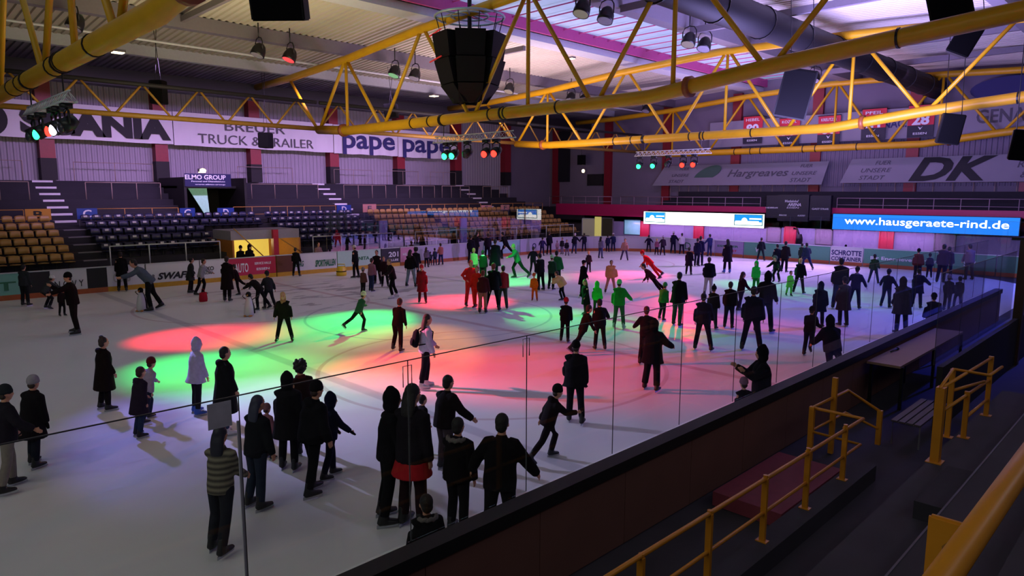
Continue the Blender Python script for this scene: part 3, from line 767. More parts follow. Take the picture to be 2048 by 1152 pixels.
# ================================================================== BOARDS around the ice
def dasher(lab, p0, p1, m, lines=(), kick=KICK, h=1.12):
    """panel from p0 to p1, seen side is to the rink (left of travel = outside)"""
    p0 = Vector((*p0, 0)); p1 = Vector((*p1, 0)); d = p1 - p0; L = d.length; a = math.atan2(d.y, d.x)
    t = thing('dasher_board', lab, 'rink board', (p0 + p1) / 2, a)
    bm = NB(); box(bm, -L / 2 + .005, L / 2 - .005, 0.0, 0.12, 0.0, h); obj('panel', bm, m, t)
    bm = NB(); box(bm, -L / 2, L / 2, -0.025, 0.15, h, h + 0.04); obj('top_rail', bm, LGREY, t)
    bm = NB(); box(bm, -L / 2, L / 2, -0.02, -0.002, 0.0, 0.22); obj('kick_strip', bm, kick, t)
    for s, dx, dz, lw, lh, im, kw in lines:
        text(t, s, (dx, -0.012, dz), (PI / 2, 0, 0), lw, lh, im, kw.get('shear', 0), kw.get('bold', 0.02))
    return t
TEAL = mat('board_teal', '6fa79a', 0.5, var=0.05); MAG = mat('board_red', 'b02348', 0.5, var=0.05); MINT = mat('board_mint', 'a9c8bc', 0.5, var=0.05)
BLKB = mat('board_black', '101218', 0.5, var=0.05); GRNB = mat('board_green', '4f8f78', 0.5, var=0.08); LILA = mat('board_lilac', 'a9a2c4', 0.5, var=0.05)
BLUL = mat('board_paleblue', '8fb4c4', 0.5, var=0.05)
X0 = XL
def lb(lab, y0, y1, m, lines=(), kick=KICK): return dasher(lab, (X0, y0), (X0, y1), m, lines, kick)
lb('plain teal rink board before the stairs of block B', -1.5, 5.6, TEAL, [('FIT', 2.6, 0.6, 1.4, 0.35, INKGR, {})], KICKR)
lb('white rink board with dark NOVY lettering behind the beanie man', 6.6, 8.0, WHT, [('N O V Y', 0.0, 0.5, 1.1, 0.3, INK, {'bold': 0})], KICKR)
bm = NB()
lb('black gap board next to the NOVY board', 5.6, 6.6, BLKB, (), KICKR); lb('black gate board between two white boards by the stairs', 8.0, 8.8, BLKB, (), KICKR)
lb('white rink board, narrow one with faded grey print', 8.8, 10.4, WHT, [('CLUB', -0.2, 0.6, .7, .4, mat('print_pale', 'a6a89a', 0.6, var=.02), {})])
lb('white rink board with slanted black SWAFE lettering', 10.45, 12.9, WHT, [('SWAFE', 0.05, 0.52, 1.55, 0.3, INK, {'shear': 0.3, 'bold': 0.04}), ('OR', -1.0, 0.52, .3, 0.2, INKG, {})])
lb('white rink board with small dark XXO print beside the red board', 12.95, 14.3, WHT, [('XXO', -0.3, 0.72, .55, .2, INK, {}), ('SLOMA', -.3, .5, .5, .12, INK, {})])
lb('crimson rink board with white print before the tunnel', 14.35, 16.9, MAG, [('AUTO', -0.6, 0.62, 0.7, 0.45, TW, {}), ('SERVICE HALLE', 0.55, 0.8, .9, .12, TW, {}), ('ESSEN', 0.55, 0.5, .7, .12, TW, {})])
lb('brown unlit gate board below the tunnel', 16.95, 17.9, mat('board_brown', '5a3018', .6, var=.2))
lb('white rink board with slanted dark teal stamp prints', 17.95, 20.6, WHT, [('EVAG', -1.0, 0.6, .5, .3, INKGR, {'shear': .3}), ('SPORTHALLEN', 0.6, 0.55, 1.3, .35, INKGR, {'shear': .3, 'bold': .04})])
lb('mint rink board with small green writing', 20.65, 23.6, MINT, [('SANITA', 0.1, 0.65, 1.1, 0.2, INKGR, {})])
lb('black framed sign board with white number print among the rink boards', 23.65, 25.0, BLKB, [('201', 0.2, 0.75, .7, .3, TW, {}), ('ALLEE', .2, .4, .7, .12, TW, {})])
lb('white rink board with pink patch beside the black number board', 25.05, 26.1, mat('board_pinkish', 'b87fa0', 0.5, var=.1), [('HELFER', 0, .7, .7, .14, TW, {})], KICKR)
lb('white rink board carrying a navy square with a triangle sign', 26.15, 28.2, LILA, [('A', 0, .62, .5, .4, INKB, {'bold': .05})], KICKR)
lb('lilac rink board behind the three small children', 28.25, 32.0, LILA, (), KICKR)
lb('pale blue rink board with faint white writing and green corner', 32.05, 35.6, BLUL, [('STADTWERKE', .3, .6, 1.8, .2, TW, {})], KICKR)
lb('lilac rink board just before the rounded far corner', 35.65, 38.0, LILA, [('O', .3, .6, .4, .4, INKB, {})], KICKR)
def arc(cx, cyy, r, a0, a1, n, m, labs, kick):
    for i in range(n):
        a = a0 + (a1 - a0) * i / n; b = a0 + (a1 - a0) * (i + 1) / n
        dasher(labs % (['first', 'second', 'third', 'fourth', 'fifth'][i]), (cx + r * math.cos(a), cyy + r * math.sin(a)), (cx + r * math.cos(b), cyy + r * math.sin(b)), m, (), kick)
arc(XL + 7.5, YE - 7.5, 7.5, PI, PI / 2, 5, mat('board_violetwhite', 'b4aac6', .5, var=.05), '%s curved lilac board of the far rink corner, counted from the stand', KICKR)
def eb(lab, x0, x1, m, lines=(), kick=KICKR): return dasher(lab, (x0, YE), (x1, YE), m, lines, kick)
eb('pale end board with a green outlined square', -27.6, -25.0, mat('board_violetwhite', 'b4aac6', .5, var=.05), [('D', -.9, .6, .5, .5, INKGR, {'bold': 0})])
eb('end board with teal and pink stripes behind the leaning pair', -24.95, -22.8, mat('board_tealpink', '8f7ea8', .5, var=.15), [('ESSENER', -.1, .75, 1.6, .14, INKGR, {}), ('SPORT', .1, .45, 1.0, .14, REDP, {})])
eb('green end board with a small white logo', -22.75, -16.9, GRNB, [('W', -1.9, .62, .3, .3, TW, {})])
eb('white end board with navy capitals in two lines', -16.85, -14.9, WHT, [('SCHROTTE', 0, .78, 1.8, .3, INKB, {'bold': .03}), ('CONTAINER', 0, .4, 1.8, .25, INKB, {'bold': .02})])
eb('long green end board with a white energy slogan', -14.85, -8.0, GRNB, [('Ihr Energieversorger', -1.2, .55, 3.6, .26, TW, {}), ('SW', 2.2, .6, .6, .3, TW, {})])
eb('green end board meeting the near rounded corner', -7.95, -5.0, GRNB)
# glass above the far boards
def gpanel(lab, p0, p1, z0, z1, m, grp, seam=True):
    p0 = Vector((*p0, 0)); p1 = Vector((*p1, 0)); d = p1 - p0; L = d.length; a = math.atan2(d.y, d.x)
    t = thing('glass_shield', lab, 'glass panel', ((p0 + p1) / 2 + Vector((0, 0, z0))), a, grp)
    bm = NB(); box(bm, -L / 2 + .012, L / 2 - .012, 0.055, 0.067, 0, z1 - z0); obj('glass_sheet', bm, m, t)
    if seam:
        bm = NB(); box(bm, -L / 2 - .003, -L / 2 + .003, 0.056, 0.066, 0, z1 - z0); obj('joint_strip', bm, GEDGE, t)
        bm = NB(); box(bm, -L / 2, L / 2, .055, .067, z1 - z0, z1 - z0 + .008); obj('top_edge', bm, GEDGE, t)
    return t
for i in range(10):
    y = 20.0 + i * 1.8
    gpanel('glass shield on the stand-side boards, pane number %s counted from the lit tunnel' % (['one', 'two', 'three', 'four', 'five', 'six', 'seven', 'eight', 'nine', 'ten'][i]), (X0, y), (X0, y + 1.8), 1.16, 3.35, GLASSF, 'glass shields on the stand side').rotation_euler.z += math.radians(2.5)
for i in range(11):
    x = -27.6 + i * 2.0
    gpanel('glass shield on the end boards, pane %s from the stand corner' % (['one', 'two', 'three', 'four', 'five', 'six', 'seven', 'eight', 'nine', 'ten', 'eleven'][i]), (x, YE), (x + 2.0, YE), 1.16, 3.0, GLASS, 'glass shields at the end')
# ---------------------------------------------------------------- near boards and glass
NY = [-2.7 + 1.61 * i for i in range(21)]
nums = ['cut off at the picture bottom edge', 'behind the crouching fur-collar child', 'by the man with spread arms', 'under the skating child in motion', 'fourth joint on, wooden back lit reddish', 'under the bright notice joint', 'beside the low yellow rail end', 'with a reddish lit back', 'with the warm light patch', 'behind the leaning hooded man', 'next to the light patch, darker', 'just before the brown table', 'at the first table end', 'beside the table middle', 'beside the table far half', 'where the table ends', 'behind the bench glass', 'further behind the bench glass', 'in blue gloom past the bench', 'last but one in blue gloom', 'last in blue gloom']
for i in range(20):
    a, b = NY[i], NY[i + 1]
    t = thing('dasher_board', 'dark-capped near rink board with brown wooden back, ' + nums[i], 'rink board', (XN, (a + b) / 2, 0), PI / 2)
    L = b - a
    bm = NB(); box(bm, -L / 2 + .004, L / 2 - .004, -0.16, -0.04, 0.0, 1.06); obj('back_panel', bm, WOODP, t)
    bm = NB(); box(bm, -L / 2, L / 2, -0.04, 0.0, 0.0, 1.0); obj('rink_side_panel', bm, WHT, t)
    bm = NB(); box(bm, -L / 2, L / 2, -0.20, 0.03, 1.0, 1.15); obj('cap_rail', bm, CAPD, t)
gl = ['over the picture bottom edge', 'starting at the paper notice', 'in front of the hooded tall man', 'behind the man with spread arms', 'in front of the striding child', 'in front of the back-turned adult', 'behind the long coat pair', 'with the red glow behind', 'in front of the leaning hooded man', 'in front of the two big dark skaters', 'in front of the tight pair', 'near the blurred leaning skater', 'with blue ice behind, before the table', 'with blue ice behind at the table', 'with blue ice behind past the phone glint', 'with blue ice behind by the last table end', 'deep in the blue gloom', 'deepest in the blue gloom']
for i in range(18):
    g = gpanel('clear near glass shield ' + gl[i], (XN, NY[1 + i] + (0.0)), (XN, NY[2 + i]), 1.15, 2.95, GLASS, 'near glass shields')
# paper notice at the top of a near pane, with holder post
t = thing('paper_notice', 'pale paper notice taped to the top of a near glass joint', 'notice', (-5.16, 2.0, 2.6))
bm = NB(); box(bm, -.003, .003, -0.11, 0.07, 0.13, 0.33); obj('paper', bm, mat('notice_paper', 'b8b6c4', .7, var=.3, scale=9), t)
for y, z in ((5.35, 2.72), (3.74, 2.70)):
    bm = NB(); pathtube(bm, [(-5.17, y - .05, z), (-5.17, y - .05, z + .2), (-5.17, y + .05, z + .2), (-5.17, y + .05, z)], .006, 6)
    tag(obj('glass_clip', bm, STEEL, None, True), 'thin wire clip at the top of the glass joint %s' % ('over the back-turned adult' if y > 5 else 'over the hooded tall man'), 'clip')
bm = NB(); box(bm, -5.175, -5.16, 2.11, 2.135, 1.15, 2.75); tag(obj('glass_post', bm, mat('post_grey', '9a9aa6', .5, var=.1)), 'slim metal post carrying the paper notice on the near boards', 'post')

# ================================================================== END OF THE HALL
bm = NB(); box(bm, -48, 4, 50.2, 53, 2.0, 3.15); struct('floor_balcony', bm, CONC2)
bm = NB(); box(bm, -44.5, -33.95, 50.1, 50.2, 2.45, 3.5, 0); box(bm, -33.95, 4, 50.1, 50.2, 3.05, 3.5, 0); struct('trim_5', bm, mat('fascia_red', 'b01c58', .5, var=.1))
bm = NB(); box(bm, -41, 4, 50.2, 50.35, -0.02, 3.05); struct('wall_far_lower', bm, mat('lower_wall_lilac', '8a82a8', .7, var=.08))
# stepped end terrace
bm = NB()
for k in range(5):
    box(bm, -34.5 + 0.5 * k, 4, 50.9 + 0.4 * k, 53, 3.1 + 0.38 * (k - 1) if k else 3.1, 3.1 + 0.38 * k + 0.02)
struct('trim_6', bm, CONC2)
for (a, b, lab) in ((-45.5, -38.0, 'reddish balcony rail by the dark end wall corner'), (-37.0, -24.0, 'pale balcony rail above the white LED screen'), (-18.4, -5.0, 'pale balcony rail above the blue LED screen')):
    n = round((b - a) / 1.45); rail('balcony_rail', lab, 'railing', [(a, 50.3), (b, 50.3)], [(a + (b - a) * i / n, 50.3) for i in range(n + 1)], 4.18, 3.15, mat('rail_lilac', '9a8090', .5, var=.1), .025, (.55,), 'balcony rails')
rail('terrace_fence', 'tall post fence below the slanted end banners on the lilac terrace', 'fence', [(-33.4, 52.6), (-20.6, 52.6)], [(-33.4 + .92 * i, 52.6) for i in range(15)], 5.15, 4.2, BAR2, .025, (), 'terrace fences')
rail('terrace_fence', 'tall post fence below the big DK banner', 'fence', [(-18.9, 52.6), (-5, 52.6)], [(-18.9 + 1.15 * i, 52.6) for i in range(13)], 5.25, 4.2, BAR2, .025, (), 'terrace fences')
# slanted banners on the end terrace
def ebanner(lab, x0, x1, z0, z1, y0, y1, lines, skew=1.0):
    t = thing('terrace_banner', lab, 'banner', ((x0 + x1) / 2, y0, z0)); w = (x1 - x0) / 2; H = z1 - z0
    bm = NB(); vs = [(-w - skew, 0, 0), (w - skew * .3, 0, 0), (w, y1 - y0, H), (-w, y1 - y0, H)]
    v = [bm.verts.new(p) for p in vs]; bm.faces.new(v); v2 = [bm.verts.new((p[0], p[1] + .03, p[2])) for p in vs]; bm.faces.new(v2[::-1])
    for q in range(4): bm.faces.new((v[q], v2[q], v2[(q + 1) % 4], v[(q + 1) % 4]))
    obj('banner_sheet', bm, BANG, t)
    sl = math.atan2(H, (y1 - y0))
    for s, dx, fz, lw, lh, im, sh, bo in lines:
        text(t, s, (dx, (y1 - y0) * fz - .03, H * fz + .02), (sl, 0, 0), lw, lh, im, sh, bo)
    return t
ebanner('pale banner with a green oval and slanted Hargreaves print on the end terrace', -34.0, -20.0, 5.15, 6.85, 52.2, 52.62,
        [('Hargreaves', 1.6, .5, 5.0, .75, INKG, .35, .01), ('FUER', -5.0, .82, .9, .25, INKG, .3, 0), ('UNSERE', -5.3, .5, 1.7, .25, INKG, .3, 0), ('STADT', -5.6, .2, 1.5, .25, INKG, .3, 0),
         ('FUER', 5.4, .82, .9, .25, INKG, .3, 0), ('UNSERE', 5.3, .5, 1.9, .28, INKG, .3, 0), ('STADT', 5.1, .2, 1.6, .3, INKG, .3, 0)])
bm = NB(); loft(bm, [(0, 0, 0), (0, -.02, 0)], [(1.35, .5), (1.35, .5)], 24, side=Vector((1, 0, .25)))
o = obj('green_oval', bm, mat('print_sage', '3f5c50', .7, var=.1)); o.location = (-2.75, .18, .95); o.rotation_euler = (0, -.15, 0); o.parent = bpy.data.objects['terrace_banner']
ebanner('pale banner with giant dark DK letters on the end terrace', -18.4, -3.0, 5.25, 6.95, 52.2, 52.62,
        [('FUER', -5.6, .8, 1.0, .28, INKG, .3, 0), ('UNSERE', -6.0, .5, 2.0, .3, INKG, .3, 0), ('STADT', -6.2, .2, 1.7, .3, INKG, .3, 0), ('DK', -1.5, .5, 4.4, 1.45, INK, .35, .04),
         ('RECYCLING', 3.8, .62, 3.4, .42, INKG, .2, 0), ('& ROHSTOFFE', 4.2, .25, 3.8, .4, INKG, .2, 0)], skew=.6)
# jersey banners with long white strip behind
bm = NB(); box(bm, -29.5, 6, 52.1, 52.14, 8.2, 10.2)
t = tag(obj('wall_strip_banner', bm, BANG), 'long pale strip banner behind the red jersey banners on the end wall', 'banner')
text(t, 'GENAG.DE', (-15.6, 52.08, 9.2), ROT_E, 3.0, .5, INKB, 0, .02); text(t, 'GENAG.DE', (-8.6, 52.08, 9.3), ROT_E, 4.6, .8, INKG, 0, .02)
bm = NB(); loft(bm, [(-9.2, 52.09, 10.9), (-9.2, 52.05, 10.9)], [(2.2, .75), (2.2, .75)], 24, side=Vector((1, 0, 0)))
tag(obj('oval_emblem', bm, INKB), 'dark blue oval emblem high on the end wall above the grey lettering', 'emblem')
JR = mat('jersey_red', 'c02038', .6, var=.08); JD = mat('jersey_navy', '14142c', .6, var=.08)
for i, (x, num, nm) in enumerate(((-25.7, '80', 'HEBEL'), (-22.8, '16', 'KOZIOL'), (-19.9, '66', 'KREUTZER'), (-16.9, '24', 'PFEIL'), (-14.0, '28', 'FELT'))):
    zt = (10.45, 10.1, 10.05, 10.3, 10.3)[i]
    t = thing('jersey_banner', 'red and navy jersey banner number %s hanging at the end wall' % num, 'banner', (x, 51.9, zt), group='jersey banners')
    bm = NB(); w = .78
    prev = None
    for j in range(9):
        z = -2.1 * j / 8; d = .03 * math.sin(j * .9)
        cur = [bm.verts.new(p) for p in ((-w, d, z), (w, d, z), (w, d + .02, z), (-w, d + .02, z))]
        if prev:
            for q in range(4):
                f = bm.faces.new((prev[q], prev[(q + 1) % 4], cur[(q + 1) % 4], cur[q])); f.material_index = 0 if j < 6 else 1
        prev = cur
    obj('cloth', bm, [JR, JD], t)
    bm = NB(); tube(bm, (-w - .05, 0, 0), (w + .05, 0, 0), .025, 6)
    for q in (-.6, .6): box(bm, q - .02, q + .02, .02, 1.1, -.02, .02)
    obj('hanging_rod', bm, BLACKM, t)
    text(t, nm, (0, -.05, -.28), ROT_E, 1.1, .2, TW, 0, .01); text(t, num, (0, -.05, -.95), ROT_E, .95, .62, TW, 0, .04)
    text(t, 'ESSEN', (0, -.05, -1.85), ROT_E, .8, .14, TW, 0, .01)
    bm = NB(); v = [bm.verts.new(p) for p in ((-.14, -.05, -1.4), (0, -.06, -1.62), (.16, -.05, -1.38), (.03, -.06, -1.5))]; bm.faces.new(v); obj('wing_mark', bm, TW, t)

# LED screens
def led(lab, x0, x1, z0, z1, emcol, es, y=49.6):
    t = thing('led_screen', lab, 'screen', ((x0 + x1) / 2, y, z0)); w = (x1 - x0) / 2; H = z1 - z0
    bm = NB(); box(bm, -w - .04, w + .04, .0, .22, -.04, H + .04); obj('cabinet', bm, BLACKM, t)
    for q in (-w * .8, 0, w * .8):
        bm = NB(); box(bm, q - .05, q + .05, .2, .585, H * .4, H * .6); obj('bracket', bm, BLACKM, t)
    bm = NB(); box(bm, -w, w, -.02, -.001, 0, H); obj('display', bm, emis('led_' + emcol, emcol, es), t)
    return t, w, H
EW = emis('led_text_white', 'ffffff', 2.6); EB = emis('led_logo_blue', '1c8cff', 1.6); EG = emis('led_logo_green', '50a0a0', 1.0)
t, w, H = led('bright white LED screen on the end wall with a small blue logo at each end', -34.0, -23.3, 1.92, 2.95, 'ffffff', 2.4)
for cx_, ww in ((-w + 1.15, 1.0), (w - 1.25, 1.15)):
    bm = NB(); box(bm, cx_ - ww, cx_ + ww, -.03, -.021, .14, H - .03); obj('logo_frame', bm, EG, t)
    bm = NB(); box(bm, cx_ - ww + .07, cx_ + ww - .07, -.036, -.031, .2, H - .09); obj('logo_ground', bm, EW, t)
    bm = NB(); box(bm, cx_ - ww + .07, cx_ + ww - .07, -.04, -.037, .42, H - .09); obj('logo_sky', bm, EB, t)
    bm = NB(); loft(bm, [(cx_ - .3, -.046, .5), (cx_ - .3, -.041, .5)], [.24, .24], 20); box(bm, cx_ - ww + .12, cx_ + ww - .3, -.046, -.041, .22, .5); box(bm, cx_ + .1, cx_ + ww - .12, -.046, -.041, .62, .72); obj('logo_shape', bm, EW, t)
t, w, H = led('long blue LED screen reading www.hausgeraete-rind.de on the end wall', -18.35, -7.75, 2.05, 3.1, '2a86ff', 1.15)
text(t, 'www.hausgeraete-rind.de', (.15, -.03, H * .52), ROT_E, 9.3, .62, EW, 0, .010)
# scoreboard between the screens
t = thing('scoreboard', 'dark switched-off scoreboard cube between the two LED screens', 'scoreboard', (-21.2, 49.7, 2.5))
NAV = mat('scoreboard_navy', '0c0e2c', .4, var=.1)
bm = NB(); box(bm, -2.05, -1.15, 0, .35, 0.2, 1.85); obj('side_section', bm, NAV, t)
bm = NB(); box(bm, 1.15, 2.6, 0, .35, .1, 1.85); obj('side_section', bm, NAV, t)
bm = NB(); box(bm, -1.12, 1.12, -.1, .4, 0.0, 1.9); obj('middle_section', bm, NAV, t)
text(t, 'Westbahnhof', (-.1, -.12, 1.45), ROT_E, 1.0, .18, TW, .3, .01); text(t, 'ARENA', (.1, -.12, 1.2), ROT_E, .95, .2, TW, .2, .02); text(t, 'ESSEN', (0, -.12, .98), ROT_E, .9, .12, TW, .2, 0)
for s, dx, dz in (('HEIM', -1.8, .95), ('STRAFE', -1.4, .95), ('GAST', 1.6, .92), ('STRAFE', 2.2, .92), ('PERIODE', -.7, .42), ('AUSZEIT', .65, .42)): text(t, s, (dx, -.12 if abs(dx) < 1.1 else -.02, dz), ROT_E, .55, .11, TW, 0, .01)
# lower end wall furniture: door, window bays, red doors, dark openings
def frame_thing(name, lab, cat, x0, x1, z0, z1, fm, pm, y=50.12, fw=.07):
    t = thing(name, lab, cat, ((x0 + x1) / 2, y, z0)); w = (x1 - x0) / 2; H = z1 - z0
    bm = NB(); box(bm, -w, -w + fw, -.08, .06, 0, H); box(bm, w - fw, w, -.08, .06, 0, H); box(bm, -w, w, -.08, .06, H - fw, H); obj('frame', bm, fm, t)
    bm = NB(); box(bm, -w + fw, w - fw, -.04, .04, .01, H - fw); obj('leaf', bm, pm, t); return t
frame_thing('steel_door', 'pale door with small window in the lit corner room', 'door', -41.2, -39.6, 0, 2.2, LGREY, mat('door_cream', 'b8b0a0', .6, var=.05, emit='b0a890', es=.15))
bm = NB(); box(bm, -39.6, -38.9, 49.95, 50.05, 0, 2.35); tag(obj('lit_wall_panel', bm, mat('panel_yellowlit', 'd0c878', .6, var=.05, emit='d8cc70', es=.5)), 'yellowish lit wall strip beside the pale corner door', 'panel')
frame_thing('roller_shutter', 'dark olive doorway between the lit corner and the teal window', 'door', -38.9, -37.6, 0, 2.3, GREYB, mat('olive_dark', '3f3f2c', .7, var=.1))
frame_thing('booth_window', 'teal lit booth window beside the white LED screen', 'window', -36.4, -34.6, .9, 2.2, mat('frame_teal', '2c5c64', .5, var=.1), mat('booth_glass', '7fb0b8', .2, emit='60a0a8', es=.45, var=.3, scale=2))
RD = mat('door_red', 'b01c3c', .5, var=.1)
for x, lab in ((-34.2, 'red narrow wall bay at the edge of the white LED screen'), (-29.0, 'red door below the middle of the white LED screen'), (-21.5, 'red door below the scoreboard'), (-15.0, 'red door below the blue LED screen')):
    frame_thing('end_door', lab, 'door', x - .45, x + .45, 0, 2.1, RD, RD, y=50.1)
for (a, b, lab) in ((-23.3, -22.2, 'grey framed opening just under the scoreboard side'), (-19.7, -18.5, 'grey framed opening near the blue LED screen start'), (-12.2, -11.0, 'dark framed opening below the blue lettering')):
    frame_thing('wall_hatch', lab, 'hatch', a, b, .9, 2.0, GREYB, mat('hatch_lilac', '7d7088', .6, var=.1))
bm = NB(); loft(bm, [(-20.6, 49.6, 0), (-20.6, 49.6, 1.3), (-20.6, 49.6, 1.6)], [(.35, .2), (.35, .2), (.15, .15)], 14)
pathtube(bm, [(-20.65, 49.6, 1.6), (-20.75, 49.5, 1.95), (-21.0, 49.4, 2.0)], .06, 8)
tag(obj('waste_bin', bm, BLACK), 'black hooded bin with a spout beside the red door under the scoreboard', 'bin')
for (x, z, lab) in ((-39.5, 8.0, 'dark loudspeaker on the end wall near the corner'),):
    t = thing('wall_speaker', lab, 'loudspeaker', on_y(1163, 320, 50.5)); bm = NB(); box(bm, -.3, .3, -.25, .25, -.45, .45); obj('cabinet', bm, BLACK, t)
    bm = NB(); pathtube(bm, [(0, 0, .45), (0, 0, 1.6)], .02, 6); obj('hanging_rod', bm, BLACKM, t)
frame_thing('notice_panel', 'dark rectangular panel on the end wall under the warm lamp', 'panel', -42.9, -41.0, 5.2, 6.3, DARKB, DARKB, y=52.9)
bm = NB(); box(bm, -47.2, -45.2, 52.75, 52.95, 5.6, 10.6); tag(obj('black_curtain', bm, mat('curtain_black', '10101a', .9, var=.2)), 'tall black curtain hanging on the end wall near the corner', 'curtain')

# ================================================================== LOUDSPEAKERS under the roof
t = thing('speaker_cluster', 'big black round loudspeaker cluster hanging in the middle of the hall', 'loudspeaker cluster', (-22.5, 19.8, 8.0))
for i in range(6):
    a = i * PI / 3 + 0.35
    bm = NB(); rot = Matrix.Rotation(a, 3, 'Z')
    for (z0, z1, r0, r1, w0) in ((2.0, 3.0, 1.35, 1.3, .62), (1.0, 1.95, 1.28, 1.1, .60), (0.25, .95, 1.02, .55, .52)):
        P = [(r0 * .0 + .35, -w0 * .8, z0), (r1, -w0 * .9, z0), (r1, w0 * .9, z0), (.35, w0 * .8, z0), (.35, -w0, z1), (r0 + .1, -w0, z1), (r0 + .1, w0, z1), (.35, w0, z1)]
        vs = [bm.verts.new(rot @ Vector(p)) for p in P]
        for f in ((0, 3, 2, 1), (4, 5, 6, 7), (0, 1, 5, 4), (1, 2, 6, 5), (2, 3, 7, 6), (3, 0, 4, 7)): bm.faces.new([vs[j] for j in f])
    obj('speaker_column', bm, BLACK, t)
for z in (3.02, 1.97):
    bm = NB(); loft(bm, [(-1.3, -1.1, z), (0.1, -1.62, z)], [.03, .03], 6); obj('red_strap', bm, mat('strap_red', 'c02828', .5, emit='ff2020', es=.15), t)
bm = NB(); ring = [(1.45 * math.cos(2 * PI * k / 24), 1.45 * math.sin(2 * PI * k / 24), 3.75) for k in range(25)]
pathtube(bm, ring, .05, 8); pathtube(bm, [(p[0] * .55, p[1] * .55, 3.8) for p in ring], .04, 8)
for k in range(8):
    a = k * PI / 4; pathtube(bm, [(.1 * math.cos(a), .1 * math.sin(a), 3.85), (1.45 * math.cos(a), 1.45 * math.sin(a), 3.75)], .035, 6)
obj('ring_frame', bm, mat('frame_palegrey', '9fb0b8', .4, metal=.4, var=.1), t, True)
bm = NB()
for k in range(10):
    a = k * PI / 5 + .2; pathtube(bm, [(1.4 * math.cos(a), 1.4 * math.sin(a), 3.75), (1.2 * math.cos(a), 1.2 * math.sin(a), 3.0)], .02, 6)
pathtube(bm, [(0, 0, .3), (0, 0, 4.6)], .09, 8); obj('hanging_chain', bm, BLACKM, t)
def speaker(lab, c, sx, sy, sz, rx, ry, rz, top):
    top = roof_z(c.x) - c.z + .03
    t = thing('hanging_speaker', lab, 'loudspeaker', c); rot = (Matrix.Rotation(rz, 3, 'Z') @ Matrix.Rotation(rx, 3, 'X') @ Matrix.Rotation(ry, 3, 'Y'))
    bm = NB(); box(bm, -sx, sx, -sy, sy, -sz, sz)
    for v in bm.verts: v.co = rot @ Vector((v.co.x * (1 - .15 * (v.co.y > 0)), v.co.y, v.co.z))
    bmesh.ops.bevel(bm, geom=bm.edges[:], offset=.03, segments=2, affect='EDGES'); obj('cabinet', bm, BLACK, t)
    bm = NB(); box(bm, -sx * .9, sx * .9, -sy - .02, -sy - .001, -sz * .93, sz * .93)
    for v in bm.verts: v.co = rot @ v.co
    obj('grille', bm, mat('speaker_grille', '030305', .9, spec=.1, var=.3, scale=60), t)
    bm = NB()
    for a in (-.7, .7): pathtube(bm, [rot @ Vector((sx * a, 0, sz)), Vector((sx * a, 0, top))], .015, 6)
    obj('hanging_cable', bm, BLACKM, t); return t
speaker('black hanging loudspeaker box cut off by the upper edge of the picture, over the deck', on_x(562, 2, -15.4), .62, .35, .42, .25, 0, .75, 3.3)
speaker('large tilted black loudspeaker hanging right of the bright yellow truss node', on_x(1592, 188, -12.1), .62, .55, .95, .12, .22, .35, 3.0)
speaker('black loudspeaker hanging low before the grey GENAG lettering', on_x(1899, 258, -8.0), .42, .4, .62, .1, .15, .4, 2.5)
speaker('upper black loudspeaker of the tilted pair over the thick tube', on_x(1897, 12, -6.0), .55, .5, .5, .1, -.25, .3, 2.0)
speaker('lower tilted black loudspeaker of the pair below the thick tube', on_x(1932, 75, -6.6), .38, .45, .62, .1, .45, .3, 2.0)
speaker('small black loudspeaker hanging in front of the TRAILER print', on_x(532, 281, -40.5), .42, .3, .45, 0, 0, -.9, 3.0)
speaker('small loudspeaker cut by the picture edge below the GENAG lettering', on_x(2044, 290, -4.6), .35, .3, .5, .1, .1, .3, 2.2)
speaker('black box loudspeaker on the lattice girder above SCANIA', on_x(318, 185, -36.0), .3, .3, .55, 0, 0, -.9, 1.6)
speaker('black loudspeaker behind the cluster legs above the pape banner', on_x(783, 222, -36.5), .45, .35, .42, .1, 0, -.9, 2.2)

# ================================================================== NEAR SIDE: walkway, rails, terrace
bm = NB()
box(bm, -3.62, -3.32, -4, 11.45, -0.02, 0.24)
struct('kerb', bm, CONC)
bm = NB()
steps = [(-2.5, .7), (-1.72, 1.1), (-0.9, 1.5), (-0.1, 1.9), (.7, 2.3), (1.5, 2.7)]
for i, (x, z) in enumerate(steps):
    x1 = steps[i + 1][0] if i + 1 < len(steps) else 4.0
    box(bm, x, x1, -5, 16.0 if i == 0 else 24.0, -.02, z)
struct('trim_7', bm, CONC)
bm = NB(); box(bm, -2.12, -1.74, 8.8, 10.3, .7, .92); struct('trim_8', bm, mat('step_block', '26232c', .85, var=.2))
bm = NB(); box(bm, -1.735, -1.715, -5, 24, 1.08, 1.105); struct('trim_9', bm, mat('edge_strip', '5a5664', .6, var=.1))
t = thing('platform', 'dull red box platform beside the low yellow railing', 'platform', (-4.2, 9.8, 0))
bm = NB(); box(bm, -.5, .52, -1.0, 1.2, -.01, .2); obj('deck', bm, mat('platform_red', '7a3040', .7, var=.2), t)
